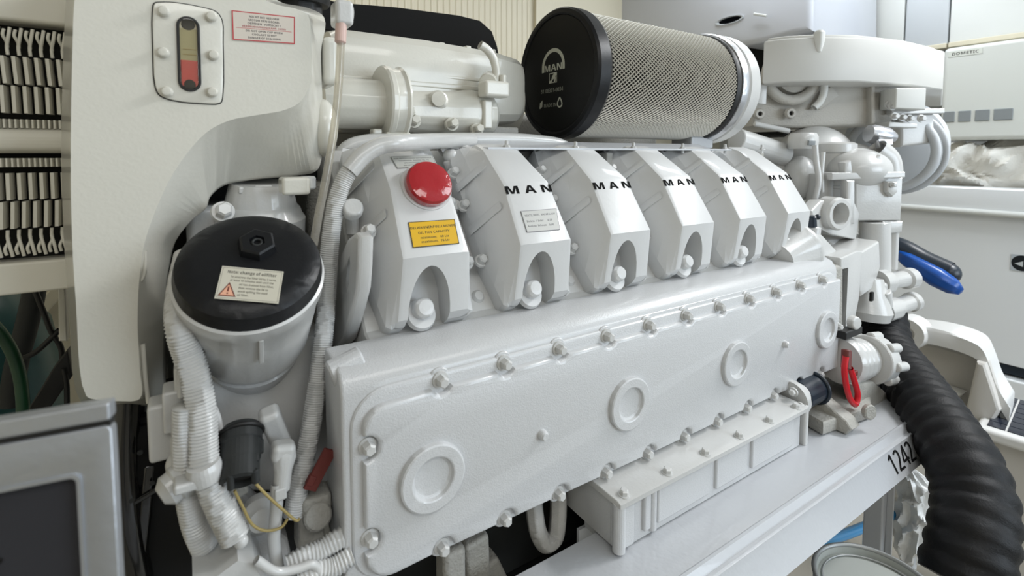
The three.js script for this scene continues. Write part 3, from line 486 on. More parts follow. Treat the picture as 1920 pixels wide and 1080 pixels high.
  mesh('red_tag', [boxAt([0.1074,1.0746,-0.53], 0.014, 0.042, 0.004, 0.001, [0, 0, -0.55]), boxAt([0.0983,1.0665,-0.53], 0.008, 0.01, 0.006, 0.001, [0, 0, -0.55])], M.redTag, T).userData.label = 'small dark red plastic tag';
  mesh('pulley_boss', [lathe([[0, -0.07], [0.05, -0.07], [0.05, -0.012], [0.046, -0.006], [0.044, 0.0], [0.04, 0.004], [0.034, 0.03], [0, 0.03]], [0.0778,1.3353,-0.68], [0.02, 1, 0.12], 48), boxAt([0.0773,1.3573,-0.66], 0.02, 0.012, 0.02, 0.003), boxAt([0.1113,1.3599,-0.66], 0.02, 0.014, 0.02, 0.003), boxAt([0.0567,1.3581,-0.66], 0.01, 0.008, 0.02, 0.002), rod([0.1204,1.3741,-0.62], [0.12,1.3587,-0.62], 0.009), hexBolt([0.0344,1.3364,-0.63], [0.1, 0.4, 1], 0.009, 0.012), box(0.0, 0.11, 1.2, 1.34, -0.76, -0.68, 0.01)], M.paint, T);
}
{ // turbocharger, pump and pipework at the far end
  const A = part('turbocharger', E), dir = [-0.5441, 0, 0.839], side = [0.839, 0, 0.5441];
  const plan = [[1.2755,1.5777,-0.7652], [1.2915,1.5736,-0.7179], [1.3401,1.571,-0.6637], [1.4367,1.5718,-0.6082], [1.6287,1.5809,-0.5648], [1.825,1.5942,-0.5566], [2.4375,1.6594,-0.7435], [1.8787,1.6594,-1.1058]].map((p) => [p[0], p[2]]);
  mesh('heat_shield_hood', [slabY(plan, 1.58, 1.692, 0.008), slabY(plan.map(([x, z]) => [1.64 + (x - 1.64) * 0.93, -0.85 + (z + 0.85) * 0.93]), 1.69, 1.703, 0.006)], M.hoodPaint, A);
  mesh('hood_clip', lathe([[0, 0], [0.006, 0.004], [0.012, 0.03], [0.013, 0.05], [0.008, 0.056], [0, 0.056]], [1.3452,1.6506,-0.6628], [0, 1, 0], 24), M.panelWhite, A);
  mesh('turbine_housing', [slabH([[1.3118,1.6006,-0.818],[1.632,1.6006,-0.6103],[1.6419,1.4789,-0.6039],[1.4258,1.4702,-0.744],[1.3174,1.476,-0.8143]], 0.3, 0.012), torus([1.3829,1.6119,-0.748], dir, 0.068, 0.014), lathe([[0, 0], [0.056, 0], [0.05, 0.016], [0.02, 0.022], [0, 0.022]], [1.403,1.615,-0.7588], dir, 40), slabH([[1.5634,1.5835,-0.6309],[1.5719,1.5835,-0.6254],[1.576,1.4793,-0.6228],[1.5675,1.4793,-0.6283]], 0.03, 0.002), slabH([[1.4619,1.5699,-0.7027],[1.4796,1.5842,-0.6913],[1.4987,1.5556,-0.6788],[1.4575,1.5198,-0.7056],[1.4332,1.5198,-0.7213]], 0.02, 0.006)], M.castGrey, A);
  mesh('housing_strap', tube([[1.436,1.5879,-0.6897],[1.4356,1.5641,-0.69],[1.4281,1.5388,-0.6948],[1.4144,1.5219,-0.7037]], 0.009, 24, 10), M.panelWhite, A);
  for (const p of [[1.3182,1.5073,-0.8019], [1.3888,1.5087,-0.7561]]) { mesh('stud_boss', lathe([[0.006, 0], [0.014, 0], [0.016, 0.008], [0.012, 0.014], [0.0065, 0.014], [0.006, 0]], p, dir, 24), M.castGrey, A); mesh('stud_hole', rod([p[0], p[1], p[2]], [p[0] - 0.004, p[1], p[2] + 0.006], 0.006), M.shadowHole, A); }
  mesh('bracket_tab', [slabH([[1.2829,1.5837,-0.789],[1.309,1.5837,-0.7721],[1.3081,1.5303,-0.7727],[1.283,1.5331,-0.7889]], 0.012, 0.003)], M.paint, A);
  mesh('stay_rod', rod([1.282,1.4795,-0.7896], [1.3614,1.4597,-0.7381], 0.007), M.paint, A);
  mesh('control_box', slabH([[1.5617,1.57,-0.5725],[1.628,1.57,-0.5295],[1.6281,1.5137,-0.5294],[1.5615,1.5178,-0.5726]], 0.06, 0.005), M.panelWhite, A);
  mesh('flange_stack', [slabH([[1.5618,1.4839,-0.5843],[1.6232,1.4784,-0.5445],[1.6237,1.4672,-0.5442],[1.56,1.47,-0.5855]], 0.08, 0.003), slabH([[1.6119,1.5194,-0.5995],[1.7327,1.5222,-0.5212],[1.7333,1.5094,-0.5208],[1.6124,1.5065,-0.5992]], 0.1, 0.003), slabH([[1.6579,1.508,-0.5935],[1.7339,1.5109,-0.5442],[1.7425,1.4293,-0.5386],[1.6617,1.4176,-0.591]], 0.1, 0.01)], M.paint, A);
  for (let i = 0; i < 6; i++) mesh('bolt', hexBolt([[1.5766,1.5238,-0.5867], [1.5706,1.4978,-0.5786], [1.6109,1.4965,-0.5763], [1.6277,1.4937,-0.5654], [1.6539,1.4937,-0.5484], [1.5797,1.5303,-0.5966]][i], dir, 0.008, 0.012), M.paint, A);
  mesh('compressor_housing', [lathe([[0, 0], [0.1, 0], [0.128, 0.012], [0.138, 0.04], [0.138, 0.12], [0.11, 0.15], [0, 0.15]], [1.8265,1.4294,-0.6749], [0.95, 0, -0.3], 56), torus([1.7169,1.4046,-0.6387], [0.93, 0, -0.1], 0.105, 0.012), torus([1.7651,1.4047,-0.6432], [0.93, 0, -0.1], 0.118, 0.008)], M.panelGrey, A);
  mesh('volute', [ball([1.4803,1.3821,-0.7325], 0.1, 1.05, 0.95, 1), ball([1.3851,1.3373,-0.7943], 0.075, 1.3, 0.9, 0.9), ball([1.5083,1.3657,-0.6428], 0.062, 1.1, 1, 1), lathe([[0, 0], [0.033, 0], [0.035, 0.004], [0.035, 0.03], [0.03, 0.04], [0, 0.042]], [1.3416,1.4124,-0.6914], [0, 1, 0], 32), ball([1.3688,1.3338,-0.7094], 0.05, 0.9, 1.2, 0.9), rod([1.1877,1.4354,-0.7793], [1.3513,1.3971,-0.7446], 0.03)], M.paint, A);
  mesh('port_bracket', slabH([[1.3134,1.4332,-0.662],[1.3279,1.4319,-0.6525],[1.3272,1.4199,-0.653],[1.3126,1.4213,-0.6625]], 0.03, 0.002), M.vent, A);
  mesh('elbow', [tube([[1.4113,1.2531,-0.6342],[1.4103,1.3152,-0.6349],[1.4191,1.359,-0.6292],[1.4469,1.3836,-0.6111],[1.4874,1.3754,-0.5849]], 0.03, 40, 24), torus([1.4104,1.3124,-0.6348], [0.1, 1, 0], 0.03, 0.005), tube([[1.486,1.4109,-0.5858],[1.5123,1.3836,-0.5688],[1.5211,1.3358,-0.563]], 0.03, 30, 20)], M.paint, A);
  mesh('vent_pipe', [tube([[1.3052,1.4209,-0.6435],[1.3086,1.3843,-0.6413],[1.3158,1.3316,-0.6366],[1.3096,1.2853,-0.6406]], 0.007, 40), tube([[1.3328,1.404,-0.6375],[1.331,1.3576,-0.6386],[1.3339,1.3044,-0.6367]], 0.006, 30)], M.paint, A);
  mesh('actuator', [lathe([[0, 0], [0.022, 0], [0.025, 0.012], [0.022, 0.05], [0.012, 0.07], [0, 0.07]], [1.5046,1.4528,-0.6095], [0.839, -0.15, 0.5441], 28), slabH([[1.4959,1.4493,-0.5913],[1.5395,1.452,-0.563],[1.5385,1.4219,-0.5637],[1.5088,1.4137,-0.5829]], 0.03, 0.006)], M.steel, A);
}
{ const A = part('water_pump', E);
  mesh('pump_body', [slabH([[1.3918,1.3395,-0.5873],[1.4912,1.3422,-0.5229],[1.4913,1.2335,-0.5228],[1.3957,1.2335,-0.5847]], 0.14, 0.006), slabH([[1.3266,1.3533,-0.6117],[1.4771,1.3559,-0.5141],[1.4777,1.3416,-0.5137],[1.3272,1.3351,-0.6113]], 0.12, 0.003)], M.paint, A);
  mesh('pump_ribs', [slabH([[1.3468,1.3356,-0.5866],[1.3642,1.3356,-0.5754],[1.3681,1.229,-0.5728],[1.3507,1.229,-0.5842]], 0.03, 0.006), slabH([[1.3574,1.3779,-0.5977],[1.3703,1.3844,-0.5893],[1.3759,1.3505,-0.5857],[1.3584,1.3505,-0.597]], 0.03, 0.004), slabH([[1.4182,1.3896,-0.5582],[1.431,1.3974,-0.5499],[1.4373,1.3505,-0.5459],[1.4197,1.3505,-0.5573]], 0.03, 0.004), slabH([[1.4409,1.3324,-0.5375],[1.4628,1.3324,-0.5234],[1.4639,1.3063,-0.5227],[1.4535,1.2933,-0.5294],[1.442,1.3063,-0.5369]], 0.02, 0.005)], M.paint, A);
  mesh('cast_dome', [ball([1.4536,1.359,-0.6068], 0.07, 1.2, 0.75, 1)], M.paint, A);
  mesh('inlet_pipe', [lathe([[0, 0], [0.045, 0], [0.045, 0.1], [0.05, 0.105], [0.05, 0.125], [0.04, 0.13], [0, 0.13]], [1.44, 1.3, -0.66], [0, 1, 0], 32), rod([1.37, 1.2, -0.66], [1.37, 1.35, -0.66], 0.03)], M.paint, A);
  mesh('bolt', hexBolt([1.4486,1.3248,-0.529], [-0.54, 0, 0.84], 0.006, 0.008), M.paint, A);
  mesh('lower_pipe', [rod([1.4588,1.2295,-0.5677], [1.4644,1.0862,-0.5641], 0.034), rod([1.4994,1.2295,-0.5413], [1.4999,1.1068,-0.541], 0.012), slabH([[1.4525,1.2321,-0.5479],[1.4958,1.2321,-0.5198],[1.4948,1.2041,-0.5205],[1.4538,1.1988,-0.5471]], 0.06, 0.005)], M.paint, A);
  mesh('lug_plate', [slabZ([[1.1736,1.2729,-0.58],[1.2142,1.2935,-0.58],[1.3681,1.291,-0.58],[1.4053,1.252,-0.58],[1.3946,1.1862,-0.58],[1.27,1.2104,-0.58],[1.195,1.2352,-0.58]], 0.03, 0.005)], M.paint, A);
  mesh('lifting_eye', [lathe([[0.024, 0.012], [0.026, 0.018], [0.034, 0.018], [0.038, 0.012], [0.038, -0.02], [0.024, -0.02], [0.024, 0.012]], [1.2514,1.2629,-0.57], [-0.25, 0, 1], 40), lathe([[0, 0], [0.024, 0]], [1.2843,1.2593,-0.585], [-0.25, 0, 1], 32)], M.paint, A);
  mesh('rust_patch', boxAt([1.4391,1.1523,-0.63], 0.045, 0.01, 0.02, 0.003), M.dirt, A).userData.label = 'rusty brown seam';
}
{ const A = part('flywheel_housing', E);
  mesh('housing_rim', [slabZ([[1.137,1.1838,-0.5],[1.2094,1.1919,-0.5],[1.2344,1.1892,-0.5],[1.2296,1.0838,-0.5],[1.2062,1.0169,-0.5],[1.1495,1.0142,-0.5]], 0.05, 0.006)], M.paint, A);
  mesh('housing_body', slabZ([[1.3148,1.1907,-0.6],[1.5455,1.1836,-0.6],[1.5826,1.1364,-0.6],[1.5607,1.0365,-0.6],[1.4475,0.9403,-0.6],[1.3338,0.9623,-0.6]], 0.3, 0.02), M.paint, A);
  mesh('outlet_neck', [lathe([[0, 0], [0.034, 0], [0.04, 0.03], [0.055, 0.07], [0.058, 0.075], [0.058, 0.085], [0.03, 0.09]], [0.985, 1.187, -0.552], [1, 0.15, -0.1], 40), slabZ([[1.2879,1.1713,-0.53],[1.3955,1.1907,-0.53],[1.4081,1.127,-0.53],[1.3787,1.0789,-0.53],[1.3033,1.0648,-0.53]], 0.08, 0.008), rod([1.1421,1.2161,-0.56], [1.1447,1.2416,-0.56], 0.014), slabZ([[1.0328,1.2056,-0.53],[1.0823,1.2358,-0.53],[1.1263,1.2298,-0.53],[1.2119,1.1772,-0.53],[1.2231,1.1617,-0.53],[1.1232,1.1277,-0.53],[1.0381,1.1287,-0.53]], 0.05, 0.01)], M.paint, A);
  mesh('drain_cock', [rod([1.1177,1.2438,-0.55], [1.1137,1.268,-0.55], 0.009), ball([1.1383,1.2641,-0.55], 0.006)], M.navy, A).userData.label = 'small dark blue drain cock';
  mesh('bolt', domeBolt([1.1252,1.0592,-0.47], [-0.3, 0.1, 1], 0.014, 0.014), M.paint, A);
  mesh('bolt', hexBolt([1.079,1.0577,-0.475], [-0.3, 0.1, 1], 0.006, 0.008), M.paint, A);
}
{ const A = part('starter', E);
  mesh('valve_stack', [lathe([[0, 0], [0.05, 0], [0.055, 0.02], [0.04, 0.06], [0.03, 0.1], [0, 0.1]], [1.3856,0.9992,-0.55], [0.1, 1, 0], 28), boxAt([1.4216,1.0504,-0.54], 0.05, 0.08, 0.05, 0.008), lathe([[0, 0], [0.03, 0], [0.03, 0.03], [0.02, 0.05], [0.02, 0.1], [0.026, 0.105], [0.026, 0.13], [0, 0.13]], [1.418,1.0841,-0.54], [1, 0, 0.2], 24), lathe([[0, 0], [0.028, 0], [0.028, 0.04], [0.02, 0.06], [0.02, 0.1], [0.024, 0.105], [0.024, 0.12], [0, 0.12]], [1.429,1.0143,-0.53], [1, 0.1, 0.2], 24), rod([1.3995,1.0716,-0.52], [1.4158,1.0298,-0.52], 0.016)], M.paint, A);
  mesh('valve_port', boxAt([1.3122,1.0733,-0.51], 0.012, 0.022, 0.006, 0.002), M.shadowHole, A);
  mesh('motor_body', [0, 1, 2, 3].map((i) => lathe([[0, 0], [0.044 - i * 0.002, 0], [0.047 - i * 0.002, 0.006], [0.047 - i * 0.002, 0.018], [0.043 - i * 0.002, 0.024], [0, 0.024]], [1.09 + i * 0.025, 0.985 - i * 0.004, -0.475], [1, -0.12, 0.1], 36)), M.paint, A);
  mesh('motor_flange', [0, 1, 2, 3, 4, 5, 6, 7].map((i) => rod([1.19, 0.97 + 0.048 * Math.sin(i * 0.785), -0.462 + 0.048 * Math.cos(i * 0.785)], [1.225, 0.966 + 0.048 * Math.sin(i * 0.785), -0.458 + 0.048 * Math.cos(i * 0.785)], 0.0095)).concat([rod([1.18, 0.972, -0.463], [1.215, 0.968, -0.46], 0.05)]), M.paint, A);
  mesh('motor_black_joint', [boxAt([1.1155,1.0413,-0.47], 0.07, 0.016, 0.02, 0.003)], M.black, A);  // black joint block on the motor
  mesh('mounting_foot', [slabY([[0.96, -0.44], [1.1, -0.42], [1.3, -0.5], [1.3, -0.6], [1.0, -0.6]], 0.886, 0.912, 0.006), slabZ([[1.0716,0.9536,-0.44],[1.1649,0.9365,-0.44],[1.2746,0.8662,-0.44],[1.3058,0.8335,-0.44],[1.1714,0.8742,-0.44],[1.0936,0.9071,-0.44]], 0.02, 0.005), rod([1.055,0.9204,-0.41], [1.0518,0.9216,-0.4], 0.014)], M.roughPaint, A);
  mesh('foot_arm', slabX([[-0.41, 0.9], [-0.42, 0.912], [-0.5, 0.95], [-0.56, 0.97], [-0.56, 0.886], [-0.42, 0.886]], 1.0, 1.035, 0.005), M.roughPaint, A);
}
mesh('sump', [slabX([[-0.6, 0.985], [-0.6, 0.9], [-0.62, 0.76], [-0.9, 0.76], [-0.9, 0.985]], 0.14, 1.2, 0.01)], M.charcoal, E).userData.label = 'dark oil pan below the block';
mesh('mounting_leg', [boxAt([0.3004,0.8664,-0.56], 0.035, 0.1, 0.04, 0.006, [0.15, 0, 0.12]), boxAt([0.255,0.9002,-0.53], 0.03, 0.06, 0.03, 0.008), boxAt([0.3406,0.8181,-0.58], 0.03, 0.05, 0.03, 0.006, [0, 0, 0.4])], M.roughPaint, E);

// ---------------------------------------------------------------- coolant expansion tank
{
  const T = thing('expansion_tank', 'tall white coolant tank with a sight glass window and warning sticker beside the oil filter', 'coolant tank');
  const ZF = -0.6;
  // matched outlines: raised face (inner) and flange (outer), clockwise from the upper corner
  const soft = (p) => smooth(p, 5);
  const F = soft([[-0.071,1.5702,-0.6],[-0.0761,1.5368,-0.6],[-0.0796,1.4895,-0.6],[-0.0837,1.4182,-0.6],[-0.0865,1.346,-0.6],[-0.0869,1.2675,-0.6],[-0.0833,1.175,-0.6],[-0.0765,1.1696,-0.6],[-0.0589,1.1632,-0.6],[-0.0437,1.1612,-0.6],[-0.0425,1.1919,-0.6],[-0.0425,1.2342,-0.6],[-0.0403,1.2706,-0.6],[-0.0378,1.2911,-0.6],[-0.0345,1.3116,-0.6],[-0.0259,1.3395,-0.6],[-0.0085,1.3806,-0.6],[0.0199,1.4204,-0.6],[0.0415,1.434,-0.6],[0.0664,1.4405,-0.6],[0.0953,1.4475,-0.6],[0.1125,1.4588,-0.6],[0.122,1.4816,-0.6],[0.123,1.5226,-0.6],[0.1214,1.5513,-0.6],[0.1095,1.557,-0.6],[0.0904,1.5586,-0.6],[0.0751,1.5644,-0.6],[0.0587,1.5961,-0.6]]);
  const Bk = soft([[-0.0863,1.5841,-0.655],[-0.0902,1.5482,-0.655],[-0.0944,1.4969,-0.655],[-0.0993,1.4197,-0.655],[-0.1016,1.3415,-0.655],[-0.1013,1.2564,-0.655],[-0.0962,1.148,-0.655],[-0.0856,1.1411,-0.655],[-0.0615,1.1344,-0.655],[-0.0289,1.1289,-0.655],[-0.026,1.168,-0.655],[-0.0229,1.2146,-0.655],[-0.0199,1.2552,-0.655],[-0.0162,1.2781,-0.655],[-0.0096,1.3036,-0.655],[0.0059,1.3258,-0.655],[0.0204,1.3384,-0.655],[0.0243,1.3502,-0.655],[0.0377,1.3628,-0.655],[0.0703,1.3691,-0.655],[0.1168,1.3729,-0.655],[0.1391,1.3777,-0.655],[0.1459,1.3947,-0.655],[0.148,1.4578,-0.655],[0.1476,1.5225,-0.655],[0.153,1.5669,-0.655],[0.1341,1.5755,-0.655],[0.1074,1.5763,-0.655],[0.0877,1.5828,-0.655],[0.0641,1.6141,-0.655]]);
  const mix = (k, z) => F.map((f, i) => [f[0] + (Bk[i][0] - f[0]) * k, f[1] + (Bk[i][1] - f[1]) * k, z]);
  const face = new THREE.BufferGeometry(), tri = THREE.ShapeUtils.triangulateShape(F.map((p) => new THREE.Vector2(p[0], p[1])), []), v = [];
  for (const t of tri) for (const i of t) v.push(...F[i]);
  face.setAttribute('position', new THREE.Float32BufferAttribute(v, 3)); face.computeVertexNormals();
  mesh('shell', [face, grid([mix(1, -0.78), mix(1, -0.668), mix(0.985, -0.66), mix(0.94, -0.654), mix(0.1, -0.6075), mix(0.03, -0.602), mix(0, ZF)], false, false, 0.45)], M.tankPaint, T);
  mesh('seam_rib', [tube([[-0.0449,1.2673,-0.606],[-0.0469,1.2597,-0.606],[-0.0444,1.2169,-0.606]], 0.0022, 16, 8), tube([[-0.0395,1.2132,-0.606],[-0.0385,1.1725,-0.606],[-0.0371,1.1531,-0.606]], 0.0022, 16, 8), tube([[-0.0342,1.3054,-0.606],[-0.0369,1.2793,-0.606],[-0.0448,1.2709,-0.606]], 0.0018, 16, 8)], M.tankPaint, T);
  const pl = [[-0.0173,1.5428,-0.598],[-0.0131,1.5444,-0.598],[-0.0003,1.546,-0.598],[0.0217,1.5448,-0.598],[0.0331,1.5423,-0.598],[0.038,1.5346,-0.598],[0.0382,1.5123,-0.598],[0.036,1.4575,-0.598],[0.0334,1.4514,-0.598],[0.0185,1.4501,-0.598],[-0.0059,1.4519,-0.598],[-0.0164,1.4564,-0.598],[-0.0198,1.4653,-0.598],[-0.0202,1.5005,-0.598],[-0.0193,1.5335,-0.598]];
  const plate = mesh('sight_plate', slabZ(smooth(pl, 3), 0.006, 0.0015), M.tankPaint, T);
  mesh('plate_gasket', slabZ(smooth(pl.map(([x, y]) => [0.0092 + (x - 0.0092) * 1.028, 1.4995 + (y - 1.4995) * 1.016, -0.5992]), 3), 0.004, 0), M.black, T);
  for (const p of [[-0.01,1.5357,-0.597], [0.0292,1.5363,-0.597], [-0.0119,1.4967,-0.597], [0.0298,1.4985,-0.597], [-0.0103,1.4597,-0.597], [0.0276,1.4617,-0.597]]) mesh('bolt', domeBolt([p[0], p[1], -0.5985], [-0.1, 0, 1], 0.005, 0.008), M.tankPaint, plate);
  const g0 = [0.0089,1.5242,-0.597], g1 = [0.0084,1.4709,-0.597], r = 0.0098, cap = (q, z) => { const o = []; for (let i = 0; i <= 12; i++) { const a = (Math.PI * i) / 12; o.push([g0[0] + q * Math.cos(a), g0[1] + q * Math.sin(a), z]); } for (let i = 0; i <= 12; i++) { const a = Math.PI + (Math.PI * i) / 12; o.push([g1[0] + q * Math.cos(a), g1[1] + q * Math.sin(a), z]); } return o; };
  const S = part('sight_glass', T);
  mesh('rubber_rim', extrude(cap(r, 0), 0.004, 0.001, [cap(r - 0.0026, 0)]).translate(0, 0, -0.5955), M.black, S);
  mesh('float_chamber', box(g0[0] - r * 0.75, g0[0] + r * 0.8, 1.4891, g0[1] - 0.002, -0.5995, -0.5975, 0), M.amber, S);
  mesh('red_fluid', box(g1[0] - r * 0.72, g1[0] + r * 0.8, g1[1] - 0.005, 1.4917, -0.5995, -0.597, 0.0008), M.fluid, S).userData.label = 'red coolant behind the glass';
  mesh('dark_end', [rod([g0[0], g0[1] + 0.002, -0.5992], [g0[0], g0[1] + 0.002, -0.5972], 0.0058), rod([g1[0], g1[1] - 0.003, -0.5992], [g1[0], g1[1] - 0.003, -0.5968], 0.0055)], M.black, S);
  mesh('level_marks', [box(g0[0] - 0.005, g0[0] + 0.006, 1.5020, 1.5025, -0.5974, -0.597, 0), box(g0[0] - 0.005, g0[0] + 0.006, 1.4968, 1.4974, -0.5974, -0.597, 0)], M.wireTan, S);
  mesh('glass_pane', extrude(cap(r - 0.002, 0), 0.0014, 0.0005).translate(0, 0, -0.5945), M.clear, S);
  sheet('warning_sticker', [[0.047,1.5463,-0.5995],[0.1076,1.5481,-0.5995],[0.1068,1.5189,-0.5995],[0.047,1.5163,-0.5995]], M.warningPrint, T).userData.label = 'white coolant warning sticker with red border';
  mesh('filler_neck', lathe([[0, -0.04], [0.024, -0.04], [0.024, 0], [0.032, 0], [0.034, 0.004], [0.034, 0.03], [0.028, 0.034], [0, 0.034]], [0.1324, 1.5868, -0.69], [0, 1, 0.05], 40), M.black, T).userData.label = 'black tank cap';
  mesh('top_shoulder', [boxAt([0.1605,1.516,-0.69], 0.02, 0.06, 0.06, 0.008)], M.tankPaint, T);
  mesh('lower_lip', [boxAt([0.1057,1.3635,-0.62], 0.03, 0.02, 0.03, 0.004), ball([0.1466,1.4318,-0.66], 0.03, 0.6, 1.2, 1)], M.tankPaint, T);
}
{ // clear tube hanging from the tank
  const t = thing('sight_tube', 'thin translucent plastic tube running down beside the coolant tank', 'tube');
  mesh('hose', tube([[0.1542,1.5351,-0.59],[0.1509,1.4886,-0.59],[0.145,1.4348,-0.59],[0.1344,1.3749,-0.59],[0.1254,1.3334,-0.59],[0.1188,1.2979,-0.59]], 0.0045, 60, 14), M.tubePlastic, t);
  mesh('sleeve', rod([0.1528,1.5231,-0.59], [0.155,1.5473,-0.592], 0.0062), M.pinkish, t).userData.label = 'pinkish hose sleeve';
  mesh('elbow', [boxAt([0.1578,1.5578,-0.6], 0.02, 0.028, 0.03, 0.005), rod([0.1509,1.5626,-0.61], [0.1693,1.5595,-0.6], 0.0115)], M.paint, t);
}
// ---------------------------------------------------------------- oil filter
{
  const F = thing('oil_filter', 'white oil filter canister with a round black screw lid carrying a white notice', 'oil filter');
  const c = [0.0508,1.289,-0.535], d = V([-0.06, 0.76, 0.64]).normalize().toArray(), up = (h) => [c[0] + d[0] * h, c[1] + d[1] * h, c[2] + d[2] * h];
  mesh('canister', lathe([[0, -0.17], [0.03, -0.17], [0.034, -0.145], [0.05, -0.128], [0.056, -0.11], [0.0605, -0.06], [0.0625, -0.026], [0.0655, -0.02], [0.066, -0.006], [0.063, -0.004]], up(0), d, 64, 0.7), M.paint, F);
  mesh('mould_line', box(-0.002, 0.002, -0.06, -0.02, 0.058, 0.066, 0.001).applyQuaternion(new THREE.Quaternion().setFromUnitVectors(new THREE.Vector3(0, 1, 0), V(d))).translate(...up(0)), M.paint, F);
  mesh('lid', lathe([[0.06, -0.01], [0.0635, -0.008], [0.0635, 0], [0.0625, 0.002], [0.0625, 0.006], [0.061, 0.011], [0.055, 0.0155], [0.045, 0.0175], [0.02, 0.0185], [0, 0.0185]], up(0), d, 72, 0.6), M.blackPlastic, F);
  const qd = new THREE.Quaternion().setFromUnitVectors(new THREE.Vector3(0, 1, 0), V(d)), loc = (x, h, z) => new THREE.Vector3(x, h, z).applyQuaternion(qd).add(V(c)).toArray();
  mesh('lid_nut', lathe([[0, 0], [0.0185, 0], [0.0165, 0.008], [0.0145, 0.0095], [0.0072, 0.0095], [0.0066, 0.006], [0, 0.006]], loc(0.007, 0.0175, -0.0125), d, 6, 0.3), M.blackPlastic, F);
  mesh('nut_stud', [torus(loc(0.007, 0.0248, -0.0125), d, 0.004, 0.0012, 20)], M.charcoal, F);
  sheet('notice_sticker', [[0.0264,1.2989,-0.5197], [0.0748,1.2903,-0.5049], [0.0659,1.268,-0.4793], [0.0182,1.2767,-0.4941]], M.notePrint, F).userData.label = 'white change notice with warning triangle';
  mesh('filter_base', [lathe([[0, -0.16], [0.045, -0.16], [0.05, -0.135], [0.036, -0.125], [0.034, -0.118]], up(0), d, 40)], M.castPaint, F);
}
// ---------------------------------------------------------------- air filter
{
  const F = thing('air_filter', 'large round air filter with black end cap and metal mesh sleeve above the valve covers', 'air filter');
  const c = [0.6333,1.556,-0.8], R = 0.122, L = 0.385, ax = [1, 0, 0];
  const at = (x) => [c[0] + x, c[1], c[2]];
  mesh('end_cap', lathe([[0, 0.004], [0.1125, 0.004], [0.1135, 0.0015], [0.1165, 0], [0.124, 0.001], [0.1275, 0.006], [0.1275, 0.03], [0.124, 0.036], [0.12, 0.04]], at(-0.015), ax, 72, 0.5), M.blackPlastic, F);
  const g = new THREE.CircleGeometry(0.1115, 64).rotateY(-Math.PI / 2).translate(c[0] - 0.0118, c[1], c[2]); g.userData.done = true;
  mesh('cap_print', g, M.capPrint, F).userData.label = 'black printed cap face with pale emblem';
  mesh('pleated_core', grid([0, 1].map((k) => Array.from({ length: 400 }, (_, j) => { const a = (j / 400) * 2 * Math.PI, r = j % 2 ? R - 0.004 : R - 0.016; return [c[0] + 0.02 + k * L, c[1] + r * Math.sin(a), c[2] + r * Math.cos(a)]; })), true, true, 0.2), M.pleat, F);
  const strands = [], n = 94, w = 0.002, turn = 0.76;   // crossing strands of the expanded metal
  const P = [];
  for (const s of [1, -1]) for (let i = 0; i < n; i++) {
    const st = 44; let prev = null;
    for (let k = 0; k <= st; k++) {
      const x = c[0] + 0.02 + (L * k) / st, a = (i / n) * 2 * Math.PI + s * turn * 2 * Math.PI * (k / st) * 0.5, r = R + s * 0.0003, ca = Math.cos(a), sa = Math.sin(a), da = w / R;
      const q = [[x, c[1] + (r - 0.001) * Math.sin(a - da * 0.6), c[2] + (r - 0.001) * Math.cos(a - da * 0.6)], [x, c[1] + (r + 0.0012) * sa, c[2] + (r + 0.0012) * ca], [x, c[1] + (r - 0.001) * Math.sin(a + da * 0.6), c[2] + (r - 0.001) * Math.cos(a + da * 0.6)]];
      if (prev) for (let m = 0; m < 2; m++) P.push(...prev[m], ...q[m], ...q[m + 1], ...prev[m], ...q[m + 1], ...prev[m + 1]);
      prev = q;
    }
  }
  const mg = new THREE.BufferGeometry(); mg.setAttribute('position', new THREE.Float32BufferAttribute(P, 3)); mg.computeVertexNormals();
  mesh('wire_mesh', mg, M.wire, F).userData.kind = 'stuff';
  mesh('rear_seal', lathe([[0.118, 0], [0.1245, 0], [0.1265, 0.004], [0.1265, 0.012], [0.12, 0.014]], at(L + 0.012), ax, 64), M.black, F);
  mesh('rear_rim', lathe([[0.118, 0], [0.1285, 0.002], [0.1305, 0.01], [0.1305, 0.02], [0.127, 0.026], [0.12, 0.03], [0.1, 0.035], [0, 0.04]], at(L + 0.026), ax, 72, 0.4), M.steel, F);
  mesh('outlet_cone', lathe([[0.125, 0], [0.131, 0.006], [0.131, 0.04], [0.11, 0.07], [0.08, 0.085], [0, 0.085]], at(L + 0.05), ax, 56), M.paint, F);
  mesh('support_foot', box(c[0] + L - 0.03, c[0] + L + 0.05, 1.412, 1.44, -0.82, -0.76, 0.004), M.frame, F);
}
